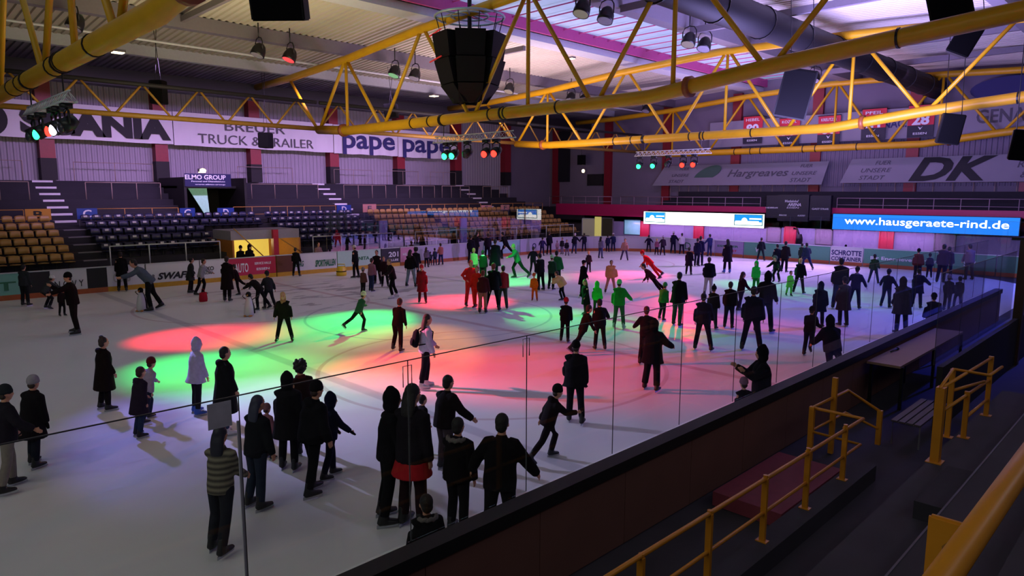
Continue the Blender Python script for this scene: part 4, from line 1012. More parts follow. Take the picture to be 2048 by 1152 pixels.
# low yellow railing
def post_box(bm, x, y, z0, z1, w=.035, d=.022):
    box(bm, x - w, x + w, y - d, y + d, z0, z1)
t = thing('guard_railing', 'long yellow two-bar railing beside the near boards, ending in a square return', 'railing', (-3.5, 5, .24))
o_ = Vector((-3.5, 5, .24))
def P3(x, y, z): return Vector((x, y, z)) - o_
bm = NB(); pathtube(bm, [P3(-3.5, -3, 1.09), P3(-3.5, 5.2, 1.08), P3(-3.5, 11.24, 1.01), P3(-4.3, 11.27, 1.0), P3(-4.26, 12.75, 1.0), P3(-3.72, 12.8, .72)], .027, 10); obj('top_rail', bm, RAILY, t, True)
bm = NB(); pathtube(bm, [P3(-3.5, -3, .66), P3(-3.5, 11.2, .6), P3(-4.3, 11.25, .6), P3(-4.26, 12.7, .6), P3(-3.72, 12.75, .42)], .022, 10); obj('middle_rail', bm, RAILY, t, True)
for y in (-1.3, 0, 1.3, 2.6, 3.9, 5.22, 6.51, 7.85, 9.13, 10.49):
    bm = NB(); post_box(bm, *(P3(-3.5, y, 0)[:2]), 0, 1.06 - .24); box(bm, *(lambda c: (c[0] - .07, c[0] + .07, c[1] - .05, c[1] + .05))(P3(-3.5, y, 0)), 0.0, .012)
    tube(bm, P3(-3.5, y, 1.05), P3(-3.5, y, 1.1), .03, 8); obj('post', bm, RAILY, t)
for (x, y, z0, z1) in ((-4.3, 11.27, 0, 1.02), (-4.26, 12.1, 0, 1.36), (-3.72, 12.8, .12, .74)):
    bm = NB(); c = P3(x, y, 0); post_box(bm, c.x, c.y, z0 - .24, z1 - .24, .04, .035); obj('post', bm, RAILY, t)
t = thing('stair_railing', 'yellow railing with broad end post on the dark terrace behind the bench', 'railing', (-2.42, 11.0, .7))
o_ = Vector((-2.42, 11.0, .7))
bm = NB(); c = P3(-2.42, 10.95, 0); box(bm, c.x - .055, c.x + .055, c.y - .05, c.y + .09, 0, 1.1); box(bm, c.x - .1, c.x + .1, c.y - .1, c.y + .12, 0, .012); obj('end_post', bm, RAILY, t)
for pts in ([(-2.42, 10.9, 1.8), (-2.57, 12.25, 1.8), (-2.1, 12.3, 1.78), (-2.1, 13.2, 1.75)], [(-2.4, 11.05, 1.8), (-2.38, 13.95, 1.72)], [(-2.4, 11.15, 1.43), (-2.38, 14.0, 1.33)], [(-2.39, 12.6, 1.0), (-2.38, 14.05, .99)], [(-2.57, 12.25, 1.45), (-2.35, 13.4, 1.42)]):
    bm = NB(); pathtube(bm, [P3(*q) for q in pts], .024, 10); obj('rail', bm, RAILY, t, True)
for (x, y, z1) in ((-2.38, 13.95, 1.75), (-2.57, 12.25, 1.8), (-2.38, 12.4, 1.45)):
    bm = NB(); c = P3(x, y, 0); post_box(bm, c.x, c.y, 0, z1 - .7, .035, .03); box(bm, c.x - .08, c.x + .08, c.y - .06, c.y + .06, 0, .012); obj('post', bm, RAILY, t)
# rail right beside the viewer
t = thing('near_handrail', 'thick worn yellow handrail crossing the bottom corner close up', 'railing', (-.3, 1.6, 1.9))
o_ = Vector((-.3, 1.6, 1.9))
bm = NB(); pathtube(bm, [P3(-.31, .9, 3.735), P3(-.305, 2.4, 3.745), P3(-.30, 4.0, 3.75)], .030, 14); obj('top_rail', bm, RAILY, t, True)
bm = NB(); pathtube(bm, [P3(-.16, 1.2, 3.42), P3(-.16, 4.0, 3.42)], .02, 10); obj('middle_rail', bm, RAILY, t, True)
bm = NB(); c = P3(-.385, 1.94, 0); box(bm, c.x - .045, c.x + .045, c.y - .01, c.y + .01, -.0, 1.80); bmesh.ops.bevel(bm, geom=bm.edges[:], offset=.006, segments=2, affect='EDGES'); obj('flat_post', bm, RAILY, t)
bm = NB(); tube(bm, P3(-.385, 1.93, 3.62), P3(-.31, 1.93, 3.72), .012, 8); obj('bracket', bm, STEEL, t)
# table, bench, glass partition
t = thing('long_table', 'long brown scorer table standing against the near boards', 'table', (-4.50, 18.0, 0))
bm = NB(); box(bm, -.355, .3, -2.45, 2.75, .90, .95); obj('table_top', bm, mat('table_wood', '8c6f62', .35, var=.12, scale=2, spec=.5), t)
for (x, y) in ((-.3, -2.3), (.3, -2.3), (-.3, .1), (.3, .1), (-.3, 2.6), (.3, 2.6)):
    bm = NB(); box(bm, x - .03, x + .03, y - .03, y + .03, -.02, .90); obj('leg', bm, BLACKM, t)
t = thing('microphone', 'dark microphone lying on the scorer table near the glass', 'microphone', (-4.75, 17.0, .955))
bm = NB(); loft(bm, [(0, -.25, .02), (0, .0, .02), (.02, .12, .025)], [.012, .014, .02], 8); obj('handle', bm, BLACKM, t, True); bm = NB(); ellipsoid(bm, (.025, .17, .03), (.035, .045, .035)); obj('mic_head', bm, BLACKM, t, True)
t = thing('slatted_bench', 'low slatted bench in the dark walkway before the stair railing', 'bench', (-3.45, 14.2, 0))
for i in range(4):
    bm = NB(); box(bm, -.24 + .125 * i, -.14 + .125 * i, -.85, 1.0, .42, .45); obj('seat_slat', bm, mat('bench_wood', '4a4048', .6, var=.2), t)
for y in (-.8, .95):
    bm = NB(); pathtube(bm, [(-.22, y, -.01), (-.22, y, .41), (.22, y, .41), (.22, y, -.01)], .015, 6); obj('leg_frame', bm, GREYB, t)
bm = NB(); box(bm, -3.36, -3.26, 14.75, 31, -.02, 1.25); struct('wall_bench', bm, BLKC)
for i in range(4):
    a = 14.8 + i * 1.8
    gpanel('scratched hazy glass pane %s on the dark bench wall' % ['starting right over the bench', 'second after the stair railing', 'third in violet haze', 'last before the dark frame'][i], (-3.37, a), (-3.37, a + 1.8), 1.25, 3.02, GLASSB, 'bench glass panes')
t = thing('gate_frame', 'dark tall frame with top bar at the end of the bench glass', 'frame', (-3.3, 22.2, 0))
bm = NB(); box(bm, -.1, .1, -.12, .12, -.02, 3.3); obj('upright', bm, mat('frame_brown', '3a2418', .6, var=.2), t)
bm = NB(); box(bm, -.3, .9, -.05, .05, 3.3, 3.38); obj('top_bar', bm, BLACKM, t)
t = thing('plastic_chair', 'blue curved chair shell in the dark at the picture edge', 'chair', (-1.5, 15.4, 1.1))
bm = NB(); loft(bm, [(-.22, 0, .45), (0, 0, .42), (.2, 0, .46), (.26, 0, .8)], [(.21, .02), (.22, .02), (.21, .02), (.2, .02)], 10, side=Vector((0, 1, 0))); obj('seat_shell', bm, mat('chair_blue', '2a3a90', .4, var=.1), t, True)
for (x, y) in ((-.18, -.18), (-.18, .18), (.18, -.18), (.18, .18)):
    bm = NB(); tube(bm, (x, y, 0), (x * .8, y * .8, .43), .012, 6); obj('leg', bm, STEEL, t)

# ================================================================== PEOPLE
def Rx(a): return Matrix.Rotation(math.radians(a), 3, 'X')
def Ry(a): return Matrix.Rotation(math.radians(a), 3, 'Y')
def Rz(a): return Matrix.Rotation(math.radians(a), 3, 'Z')
# pose: lean (forward), tilt (to own right), legs ((forward, outward, knee) left, right), arms ((forward, outward, elbow) left, right)
POSES = {
    'stand':  dict(lean=3, tilt=0, legs=((3, 4, 6), (-2, 4, 3)), arms=((6, 10, 14), (2, 11, 18))),
    'stand2': dict(lean=5, tilt=2, legs=((8, 3, 12), (-6, 5, 4)), arms=((14, 9, 30), (-4, 12, 12))),
    'wide':   dict(lean=4, tilt=0, legs=((4, 11, 5), (-3, 12, 4)), arms=((4, 16, 14), (6, 17, 12))),
    'glide':  dict(lean=12, tilt=3, legs=((20, 5, 28), (-10, 8, 10)), arms=((28, 14, 30), (-20, 18, 20))),
    'glide2': dict(lean=14, tilt=-3, legs=((-12, 8, 8), (22, 6, 30)), arms=((-22, 16, 15), (30, 15, 25))),
    'stride': dict(lean=20, tilt=0, legs=((32, 6, 42), (-32, 12, 12)), arms=((-35, 20, 20), (42, 18, 35))),
    'stride2': dict(lean=20, tilt=0, legs=((-34, 12, 14), (30, 6, 40)), arms=((42, 18, 35), (-36, 20, 20))),
    'push':   dict(lean=38, tilt=0, legs=((12, 6, 14), (-20, 8, 10)), arms=((58, 6, 10), (58, 6, 10))),
    'crouch': dict(lean=42, tilt=0, legs=((42, 8, 62), (36, 10, 66)), arms=((50, 22, 20), (46, 25, 20))),
    'akimbo': dict(lean=2, tilt=0, legs=((3, 5, 4), (0, 6, 3)), arms=((-8, 42, 0), (-8, 42, 0)), akimbo=True),
    'coat':   dict(lean=3, tilt=0, legs=((4, 3, 5), (-3, 3, 3)), arms=((6, 7, 22), (2, 7, 16))),
    'phone':  dict(lean=4, tilt=0, legs=((6, 5, 6), (-4, 6, 4)), arms=((40, 8, 75), (40, 8, 80))),
    'point':  dict(lean=5, tilt=0, legs=((4, 10, 5), (-4, 10, 5)), arms=((72, 10, 5), (55, 5, 60))),
    'armsout': dict(lean=10, tilt=0, legs=((8, 8, 14), (-6, 8, 10)), arms=((15, 36, 12), (12, 34, 14))),
    'rarm':   dict(lean=6, tilt=0, legs=((6, 6, 8), (-6, 6, 8)), arms=((8, 12, 20), (24, 34, 30))),
    'larm':   dict(lean=6, tilt=0, legs=((-6, 6, 8), (6, 6, 8)), arms=((24, 34, 28), (8, 12, 20))),
    'lunge':  dict(lean=22, tilt=0, legs=((-18, 4, 10), (-34, 6, 8)), arms=((25, 25, 20), (10, 20, 25))),
    'leanL':  dict(lean=10, tilt=-32, legs=((6, 22, 14), (0, 40, 8)), arms=((20, 20, 20), (10, 30, 30))),
    'poncho': dict(lean=28, tilt=0, legs=((18, 4, 34), (-8, 4, 8)), arms=((50, 40, 30), (50, 40, 30))),
    'rarm2': dict(lean=6, tilt=0, legs=((6, 4, 8), (-6, 4, 8)), arms=((8, 8, 20), (38, 14, 18))),
    'speed': dict(lean=42, tilt=0, legs=((-30, 10, 6), (-46, 4, 4)), arms=((10, 18, 30), (-20, 20, 20))),
    'slim': dict(lean=4, tilt=0, legs=((4, 3, 10), (-10, 3, 10)), arms=((10, 5, 12), (26, 4, 40))),
    'kickL':  dict(lean=14, tilt=0, legs=((0, 3, 4), (-42, 14, 20)), arms=((30, 14, 40), (25, 14, 40))),
}
def build_person(name, loc, heading, ztop, pose, top, bottom, hair='short', haircol=None, boots=None, vox=0.02,
                 coat=0.0, puff=0.02, hood=None, wide=0.0, skirt=None, label='', group=None, female=False, stripes=None,
                 gloves=None, scarf=None, skin_legs=False, z0=0.0, aspect=1.0):
    ps = POSES[pose] if isinstance(pose, str) else pose
    child = ztop < 1.5
    hs = 1.06 + max(0, (1.72 - ztop)) * 0.40           # head size relative to body
    T = Ry(ps['tilt']) @ Rx(-ps['lean'])
    tilt2 = Ry(ps['tilt'] * 0.5)
    # skeleton ------------------------------------------------------
    joints = {}
    pel = Vector((0, 0, 0))
    low = 0; feet = []
    for sgn, (fw, out, kn) in zip((-1, 1), ps['legs']):
        hip = Vector((0.09 * sgn, 0, -0.03))
        th = tilt2 @ Rx(fw) @ Ry(-out * sgn) @ Vector((0, 0, -0.43))
        sh = tilt2 @ Rx(fw - kn) @ Ry(-out * sgn) @ Vector((0, 0, -0.42))
        kneep = hip + th; ank = kneep + sh
        pitch = max(-60, min(25, (fw - kn) * 0.8))
        fdir = Rz(-sgn * 8) @ Rx(pitch if pitch < -22 else 0) @ Vector((0, 1, 0))
        feet.append((hip, kneep, ank, fdir)); low = min(low, ank.z - 0.125)
    neck = T @ Vector((0, 0, 0.50)); 
    hd = Ry(ps['tilt'] * 0.3) @ Rx(-ps['lean'] * 0.45)
    headc = neck + T @ Vector((0, 0, 0.055)) + hd @ Vector((0, 0.02, 0.115 * hs))
    topz = headc.z + 0.125 * hs + (0.03 if hair in ('beanie', 'pompom', 'curly', 'bun') or hood == 'up' else 0.0)
    s = ztop / (topz - low)
    A = []
    for sgn, (fw, out, el) in zip((-1, 1), ps['arms']):
        shd = T @ Vector((0.155 * sgn, 0, 0.415))
        ua = tilt2 @ Rx(fw) @ Ry(-out * sgn) @ Vector((0, 0, -0.275))
        elb = shd + ua
        if ps.get('akimbo'):
            fa = Vector((-sgn * 0.14, 0.10, -0.17))
        else:
            fa = tilt2 @ Rx(fw + el) @ Ry(-out * sgn * 0.6) @ Vector((0, 0, -0.245))
        wr = elb + fa; A.append((shd, elb, wr, fa.normalized()))
    up = Vector((0, 0, -low))
    root = thing(name, label, 'person', loc, heading, group)
    X1 = Vector((1, 0, 0))
    def fin(o, v, it=2, remesh=True):
        for vtx in o.data.vertices: vtx.co = (vtx.co + up) * s
        if aspect != 1.0:
            for vtx in o.data.vertices: vtx.co.x *= aspect; vtx.co.y *= aspect
        if remesh:
            md = o.modifiers.new('shape', 'REMESH'); md.mode = 'VOXEL'; md.voxel_size = v; md.use_smooth_shade = True
            if it:
                sm = o.modifiers.new('soft', 'SMOOTH'); sm.factor = 0.5; sm.iterations = it
        return o
    near = vox < 0.016
    # body: one continuous surface -----------------------------------
    bm = NB()
    TR = lambda x, y, z: T @ Vector((x, y, z))
    loft(bm, [TR(0, 0, -.10), TR(0, 0, 0), TR(0, 0, .14), TR(0, 0, .30), TR(0, 0, .41), TR(0, 0, .47), TR(0, 0, .50), TR(0, .005, .58)],
         [(.10, .08), (.15, .10), (.125, .09), (.15, .105), (.165, .10), (.11, .075), (.06, .058), (.052, .055)], 14, side=X1)
    for hip, kn_, an, fd in feet:
        loft(bm, [hip + Vector((0, 0, .05)), hip, (hip + kn_) / 2, kn_, kn_ + (an - kn_) * .35, an], [.085, .088, .07, .052, .052, .036], 10)
        loft(bm, [an + fd * -.04 + Vector((0, 0, -.03)), an + fd * .06 + Vector((0, 0, -.05)), an + fd * .15 + Vector((0, 0, -.06))], [.035, .035, .028], 8)
    for sgn, (sd, el, wr, fd) in zip((-1, 1), A):
        loft(bm, [sd - (sd - neck) * .35, sd, (sd + el) / 2, el, el + (wr - el) * .4, wr], [.05, .055, .046, .038, .038, .026], 10)
    for sgn, (sd, el, wr, fd) in zip((-1, 1), A):
        # hand: palm, four unequal bent fingers, thumb from the side of the palm
        sv = (X1 * sgn); sv = (sv - fd * sv.dot(fd)); sv = sv.normalized() if sv.length > .1 else Vector((0, 1, 0))
        wv = fd.cross(sv).normalized()       # across the palm thickness is sv, width along wv
        loft(bm, [wr, wr + fd * .04, wr + fd * .085], [(.018, .026), (.016, .040), (.013, .040)], 8, side=sv)
        fr = .0085 if near else .011
        for k, ln in enumerate((.066, .074, .070, .056)):
            b = wr + fd * .08 + wv * (-.031 + .0207 * k); cd = (fd - sv * .25 * (1 + .1 * k)).normalized(); cd2 = (fd - sv * .85).normalized()
            loft(bm, [b - fd * .01, b + cd * ln * .5, b + cd * ln * .5 + cd2 * ln * .5], [fr, fr * .95, fr * .75], 6)
        b = wr + fd * .028 - wv * .032
        loft(bm, [b, b + (fd * .6 - wv * .6 - sv * .3).normalized() * .032, b + (fd * .6 - wv * .6 - sv * .3).normalized() * .032 + (fd - sv * .3).normalized() * .028], [fr * 1.25, fr * 1.1, fr * .85], 6)
    # head with face
    HM = hd.to_4x4(); 
    def H(x, y, z): return headc + hd @ (Vector((x, y, z)) * hs)
    ellipsoid(bm, H(0, -.008, .022), (.073 * hs, .093 * hs, .10 * hs), 16, 12, hd)
    ellipsoid(bm, H(0, .022, -.045), (.056 * hs, .066 * hs, .072 * hs), 14, 10, hd)
    ellipsoid(bm, H(0, .055, -.098), (.026 * hs, .022 * hs, .020 * hs), 10, 8, hd)
    loft(bm, [H(0, .078, .012), H(0, .098, -.018), H(0, .106, -.032), H(0, .088, -.042)], [(.009, .008), (.012, .012), (.016, .013), (.012, .008)], 8, side=X1)
    ellipsoid(bm, H(0, .080, .030), (.045 * hs, .014 * hs, .010 * hs), 10, 6, hd)
    ellipsoid(bm, H(0, .083, -.064), (.022 * hs, .012 * hs, .008 * hs), 10, 6, hd)
    for sg in (-1, 1):
        ellipsoid(bm, H(.075 * sg, -.005, -.012), (.010 * hs, .020 * hs, .030 * hs), 8, 6, hd)
        ellipsoid(bm, H(.035 * sg, .062, -.02), (.022 * hs, .020 * hs, .020 * hs), 8, 6, hd)
    fin(obj('body', bm, gloves and SKIN or SKIN, root), 0.0105 if near else vox, 1)
    if near or ztop > 0:
        for sg in (-1, 1):
            bm = NB(); ellipsoid(bm, H(.030 * sg, .083, .006), (.011 * hs, .007 * hs, .007 * hs), 8, 6, hd)
            fin(obj('eye', bm, mat('eye_dark', '1a1210', .2), root), 0, 0, False)
    # trousers --------------------------------------------------------
    if not skin_legs:
        bm = NB(); w = 1 + wide
        loft(bm, [TR(0, 0, .16), TR(0, 0, .05), TR(0, 0, -.05), Vector((0, 0, -.12))], [(.145, .108), (.17, .125), (.168, .125), (.11, .09)], 14, side=X1)
        for hip, kn_, an, fd in feet:
            loft(bm, [hip + Vector((0, 0, .04)), hip + (kn_ - hip) * .15, (hip + kn_) / 2, kn_, (kn_ + an) / 2, an + (kn_ - an) * .08], [.10, .108, .092 * w, .076 * w, .075 * w, .068 * (1 + wide * 1.6)], 12)
        fin(obj('trousers', bm, cloth(bottom), root), vox)
    # boots with blades ---------------------------------------------
    bmat = boots or BOOTD
    for hip, kn_, an, fd in feet:
        u = fd.cross(Vector((1, 0, 0))).normalized(); 
        if u.z < 0: u = -u
        dn = -u
        bm = NB()
        loft(bm, [an + (kn_ - an).normalized() * .14, an + (kn_ - an).normalized() * .04, an + dn * .03, an + dn * .065 + fd * -.005], [(.066, .074), (.062, .070), (.062, .082), (.060, .086)], 12, side=X1)
        loft(bm, [an + fd * -.065 + dn * .045, an + fd * .03 + dn * .04, an + fd * .14 + dn * .052, an + fd * .215 + dn * .058], [(.055, .042), (.060, .054), (.060, .038), (.040, .026)], 12, side=X1)
        sk = fin(obj('skate', bm, bmat, root), vox)
        bm = NB()
        o1 = an + dn * .098
        for (a, b, c, d2, m_) in ((-.075, .17, -.028, .0, 0),):
            P = [o1 + fd * (-.085) + u * .022, o1 + fd * .21 + u * .022, o1 + fd * .235 - u * .004, o1 + fd * .22 - u * .027, o1 + fd * -.09 - u * .027]
            L_ = [bm.verts.new(p - X1 * .006) for p in P]; R2 = [bm.verts.new(p + X1 * .006) for p in P]
            bm.faces.new(L_); bm.faces.new(R2[::-1])
            for q in range(5): bm.faces.new((L_[q], R2[q], R2[(q + 1) % 5], L_[(q + 1) % 5]))
        bl = fin(obj('blade', bm, STEEL, sk), 0, 0, False)
    # jacket ----------------------------------------------------------
    bm = NB(); p = puff + .012
    hem = -.13
    loft(bm, [TR(0, 0, hem), TR(0, 0, .0), TR(0, 0, .14), TR(0, 0, .28), TR(0, 0, .40), TR(0, 0, .46), TR(0, 0, .505), TR(0, 0, .54)],
         [(.165 + p, .125 + p), (.17 + p, .125 + p), (.158 + p, .118 + p), (.168 + p * .9, .125 + p), (.150 + p * .6, .108 + p * .8), (.118 + p * .4, .085 + p * .5), (.075, .072), (.068, .066)], 16, side=X1)
    if coat > 0:
        a1 = .19 + p + .03
        loft(bm, [TR(0, 0, .05), Vector((0, 0, -.08)), Vector((0, -.01, -.10 - coat * .5)), Vector((0, -.015, -.10 - coat))],
             [(.168 + p, .125 + p), (.185 + p, .145 + p), (.20 + p, .17 + p), (a1 + .015, .19 + p)], 16, side=X1)
    for sgn, (sd, el, wr, fd) in zip((-1, 1), A):
        loft(bm, [sd - (sd - TR(0, 0, .44)) * .4, sd, (sd + el) / 2, el, (el + wr) / 2, wr + fd * .005], [.075 + p * .5, .076 + p * .6, .064 + p * .5, .056 + p * .5, .050 + p * .5, .040 + p * .4], 12)
    if hood == 'up':
        ellipsoid(bm, H(0, -.022, .018), (.108 * hs, .112 * hs, .135 * hs), 16, 12, hd)
        ellipsoid(bm, H(0, -.03, -.08), (.105 * hs, .10 * hs, .09 * hs), 14, 10, hd)
        ellipsoid(bm, H(0, -.035, .125), (.05 * hs, .06 * hs, .05 * hs), 10, 8, hd)
    elif hood in ('down', 'fur'):
        ellipsoid(bm, TR(0, -.10, .49), (.13, .075, .075), 14, 9, T)
    jm = cloth(top)
    jk = fin(obj('jacket' if coat < .3 else 'coat', bm, jm, root), vox)
    if stripes:
        m2 = bpy.data.materials.new('striped_knit'); m2.use_nodes = True; nt = m2.node_tree; b_ = nt.nodes['Principled BSDF']; b_.inputs['Roughness'].default_value = .9
        tc = nt.nodes.new('ShaderNodeTexCoord'); wv_ = nt.nodes.new('ShaderNodeTexWave'); wv_.bands_direction = 'Z'; wv_.inputs['Scale'].default_value = 4.2; wv_.inputs['Distortion'].default_value = .6
        cr = nt.nodes.new('ShaderNodeMix'); cr.data_type = 'RGBA'; cr.inputs[6].default_value = (*hexc(top), 1); cr.inputs[7].default_value = (*hexc(stripes), 1)
        nt.links.new(tc.outputs['Object'], wv_.inputs[0]); nt.links.new(wv_.outputs['Fac'], cr.inputs[0]); nt.links.new(cr.outputs[2], b_.inputs['Base Color'])
        jk.data.materials[0] = m2
    if hood == 'fur':
        bm = NB()
        for k in range(14):
            a = PI * (0.05 + .9 * k / 13) + PI
            ellipsoid(bm, TR(.135 * math.cos(a), -.03 + .13 * math.sin(a), .51 + .012 * math.sin(k * 2.1)), (.035, .035, .035), 8, 6)
        fin(obj('fur_collar', bm, mat('fur_grey', '6a6460', .95, var=.4, scale=60, bump=.8), root), vox, 1)
    if scarf:
        bm = NB(); loft(bm, [TR(0, .01, .46), TR(0, .012, .50), TR(0, .012, .545)], [(.105, .098), (.11, .102), (.085, .082)], 14, side=X1)
        ellipsoid(bm, TR(.03, .10, .42), (.04, .03, .10), 10, 8, T)
        fin(obj('scarf', bm, cloth(scarf), root), vox)
    if skirt:
        bm = NB(); loft(bm, [Vector((0, 0, .02)), Vector((0, 0, -.12)), Vector((0, 0, -.30))], [(.17, .13), (.21, .17), (.27, .23)], 18, side=X1)
        fin(obj('skirt', bm, cloth(skirt), root), vox)
    if gloves:
        for sgn, (sd, el, wr, fd) in zip((-1, 1), A):
            bm = NB(); loft(bm, [wr - fd * .02, wr + fd * .02, wr + fd * .09, wr + fd * .155], [.036, .034, (.040, .030), (.030, .02)], 10); fin(obj('glove', bm, cloth(gloves), root), vox)
    # hair, hats ------------------------------------------------------
    hc = haircol or HAIRD
    if hood != 'up':
        bm = NB(); hm = hc; nm = 'hair'
        if hair in ('short', 'long', 'bun', 'curly'):
            ellipsoid(bm, H(0, -.022, .030), (.083 * hs, .092 * hs, .100 * hs), 16, 12, hd)
            ellipsoid(bm, H(0, -.052, -.03), (.074 * hs, .058 * hs, .075 * hs), 12, 8, hd)
        if hair == 'long':
            loft(bm, [H(0, -.06, .02), H(0, -.085, -.08), H(0, -.10, -.19), H(0, -.10, -.30), H(0, -.095, -.36)], [(.085 * hs, .05), (.095 * hs, .05), (.10, .045), (.085, .035), (.05, .02)], 12, side=X1)
        if hair == 'bun': ellipsoid(bm, H(0, -.05, .125), (.045 * hs, .045 * hs, .04 * hs), 10, 8, hd)
        if hair == 'curly':
            for k in range(34):
                a = k * 2.4; q_ = (k + .5) / 34; zz = .125 - .22 * q_; r_ = .095 * math.sqrt(max(.02, 1 - ((zz - .02) / .115) ** 2)) + .004
                yv = r_ * math.sin(a) - .02
                if yv > .05 and zz < .06: continue
                ellipsoid(bm, H(r_ * math.cos(a), yv, zz + .02), (.034, .034, .034), 8, 6)
        if hair in ('beanie', 'pompom', 'cap'):
            nm = 'hat' if hair != 'cap' else 'cap'
            ellipsoid(bm, H(0, -.012, .048), (.088 * hs, .104 * hs, (.105 if hair != 'cap' else .085) * hs), 16, 12, hd)
            loft(bm, [H(0, -.008, .005), H(0, -.008, .045)], [(.092 * hs, .106 * hs), (.093 * hs, .107 * hs)], 18, side=X1)
            if hair == 'pompom': ellipsoid(bm, H(0, -.02, .17), (.035 * hs,) * 3, 10, 8)
            if hair == 'cap': loft(bm, [H(0, .08, .035), H(0, .155, .025)], [(.07 * hs, .012), (.05 * hs, .010)], 10, side=X1)
        fin(obj(nm, bm, hm, root), min(vox, .014), 1)
        if hair in ('beanie', 'pompom', 'cap'):
            bm = NB(); ellipsoid(bm, H(0, -.045, -.035), (.072 * hs, .05 * hs, .065 * hs), 12, 8, hd); fin(obj('hair', bm, HAIRM, root), min(vox, .014), 1)
    return root, dict(T=T, up=up, s=s, A=A, H=H, TR=TR, fin=fin)

def person(u, v, vtop, rel, pose, top, bottom, label, aspect=1.0, **kw):
    """u,v: where the skates touch the ice, vtop: image row of the top of the head, rel: facing, 0 = away from the viewer, 90 = image right"""
    ps = dict(POSES[pose]); rj = random.Random(int(u * 7 + v)); J = lambda a: rj.uniform(-a, a)
    ps['legs'] = tuple((f_ + J(5), max(2, o_2 + J(2)), k_ + abs(J(5))) for f_, o_2, k_ in ps['legs'])
    ps['arms'] = tuple((f_ + J(9), max(5, o_2 + J(4)), e_ + J(10)) for f_, o_2, e_ in ps['arms'])
    ps['lean'] += J(3); ps['tilt'] += J(2); pose = ps
    g = on_z(u, v, 0.0)
    def inside(p):
        if p.x < XL + .45 or p.y > YE - .6 or p.x > XN - .38: return False
        for cx_ in (XL + 7.5, XN - 7.5):
            if p.y > YE - 7.5 and ((p.x < cx_) == (cx_ < -20)) and math.hypot(p.x - cx_, p.y - (YE - 7.5)) > 7.0: return False
        return True
    n_ = 0
    while not inside(g) and n_ < 60:
        if g.x > XN - .38: g = g + Vector((-.05, 0, 0))
        else: g = g * (1 - .1 / g.length)
        g.z = 0; n_ += 1
    r = math.hypot(g.x, g.y)
    rt = ray(u, vtop); sl = rt.z / math.hypot(rt.x, rt.y)
    ztop = CAM_H + sl * r
    ztop = max(.85, min(2.02, ztop))
    wx, wy = g.x / r, g.y / r
    az = math.atan2(wy, wx) - math.radians(rel)          # facing azimuth
    head = az - PI / 2
    dist = r
    vox = .0135 if dist < 11 else (.018 if dist < 22 else .024)
    return build_person('person', (g.x, g.y, 0), head, ztop, pose, top, bottom, vox=vox, label=label, **kw)

K = '121116'; K2 = '1c1a22'; NV = '141a30'; BR = '2a1a16'; GY = '4a4a52'; JN = '38465e'; JL = '8090a4'; BG = '9a8a76'
P_ = person
# ---- near skaters
P_(449, 1100, 852, 35, 'slim', '38342f', '20222a', 'child with long dark-blue hair and striped grey-brown jacket, alone nearest the picture bottom', hair='long', haircol=mat('hair_blueblack', '0e1024', .6, var=.3, scale=40), stripes='75705f', puff=.012)
P_(518, 1016, 790, 50, 'stand2', '14161c', '242c3c', 'person in dark jacket and jeans skating directly behind the paper notice', hair='long', haircol=mat('hair_bluegrey', '2a2e44', .6, var=.3, scale=40))
P_(537, 918, 806, 50, 'stand', '8a5a68', '4a4048', 'small child in dusty pink coat and hat, half hidden between two dark adults', hair='beanie', haircol=cloth('8a6068'), puff=.04)
P_(580, 938, 742, 20, 'stand', K, K, 'tall adult in black hooded coat, in front of the person with curly hair', hood='up', coat=.28, puff=.05)
P_(610, 905, 718, 330, 'stand', '241210', K, 'person with a mass of black curly hair leaning behind the black hooded coat', hair='curly', coat=.2, scarf='4a1c1c')
P_(628, 988, 760, 60, 'stand2', '0e0e14', '0e0e14', 'broad adult in black padded jacket skating right, in front of the dark blue child', hair='beanie', haircol=cloth('0c0c10'), puff=.06, hood='down')
P_(662, 955, 785, 70, 'rarm2', '10122c', '0e1024', 'child in pointed dark blue hood with hand reaching forward', hood='up', puff=.03, gloves='0c0c14')
P_(455, 868, 693, 75, 'stand', K, JN, 'person in knee-long black coat and jeans beside the child in blue skates', hair='short', coat=.42, puff=.05, hood='down', boots=BOOTW)
P_(397, 828, 674, 70, 'coat', 'a79cc0', '1a1620', 'child in white-lavender hooded jacket with bright blue skates', hood='up', puff=.03, boots=BOOTB, coat=.12, aspect=1.0)
P_(214, 820, 670, 70, 'coat', '160c0a', '120c0c', 'person in long brown-black coat with hair bun, alone near the red light pool', hair='bun', haircol=HAIRM, coat=.38, puff=.04, hood='down')
P_(283, 872, 733, 60, 'stand2', '241a2a', '22304a', 'girl in dark purple flared coat in front of the white jacket skater', hair='short', coat=.28, puff=.035, hood='down', haircol=HAIRM)
P_(298, 842, 714, 60, 'glide', '9a8aa0', '22283a', 'skater in white jacket and dark red cap half behind the dark purple coat', hair='beanie', haircol=cloth('5a1c20'))
P_(72, 932, 748, 50, 'stand2', '120f14', '141a26', 'person in black knee coat and pale grey beanie near the picture side edge', hair='beanie', haircol=cloth('8c8690'), coat=.3, puff=.04, gloves='101014', scarf='1a1014')
P_(22, 980, 766, 75, 'rarm', '1c1822', '7c746c', 'person in dark purple jacket and beige trousers holding the arm of the black coat', hair='beanie', haircol=cloth('22262c'), puff=.04)
P_(151, 668, 540, 262, 'point', '140a0c', '16100f', 'man in black beanie and jacket standing wide, holding out a phone by the NOVY board', hair='beanie', haircol=cloth('0c0a0c'), puff=.03)
P_(52, 612, 528, 40, 'stand', '2a2c30', '1c1c20', 'grey blurry adult behind the crouching white-cap skater by the teal board', hair='short', puff=.03)
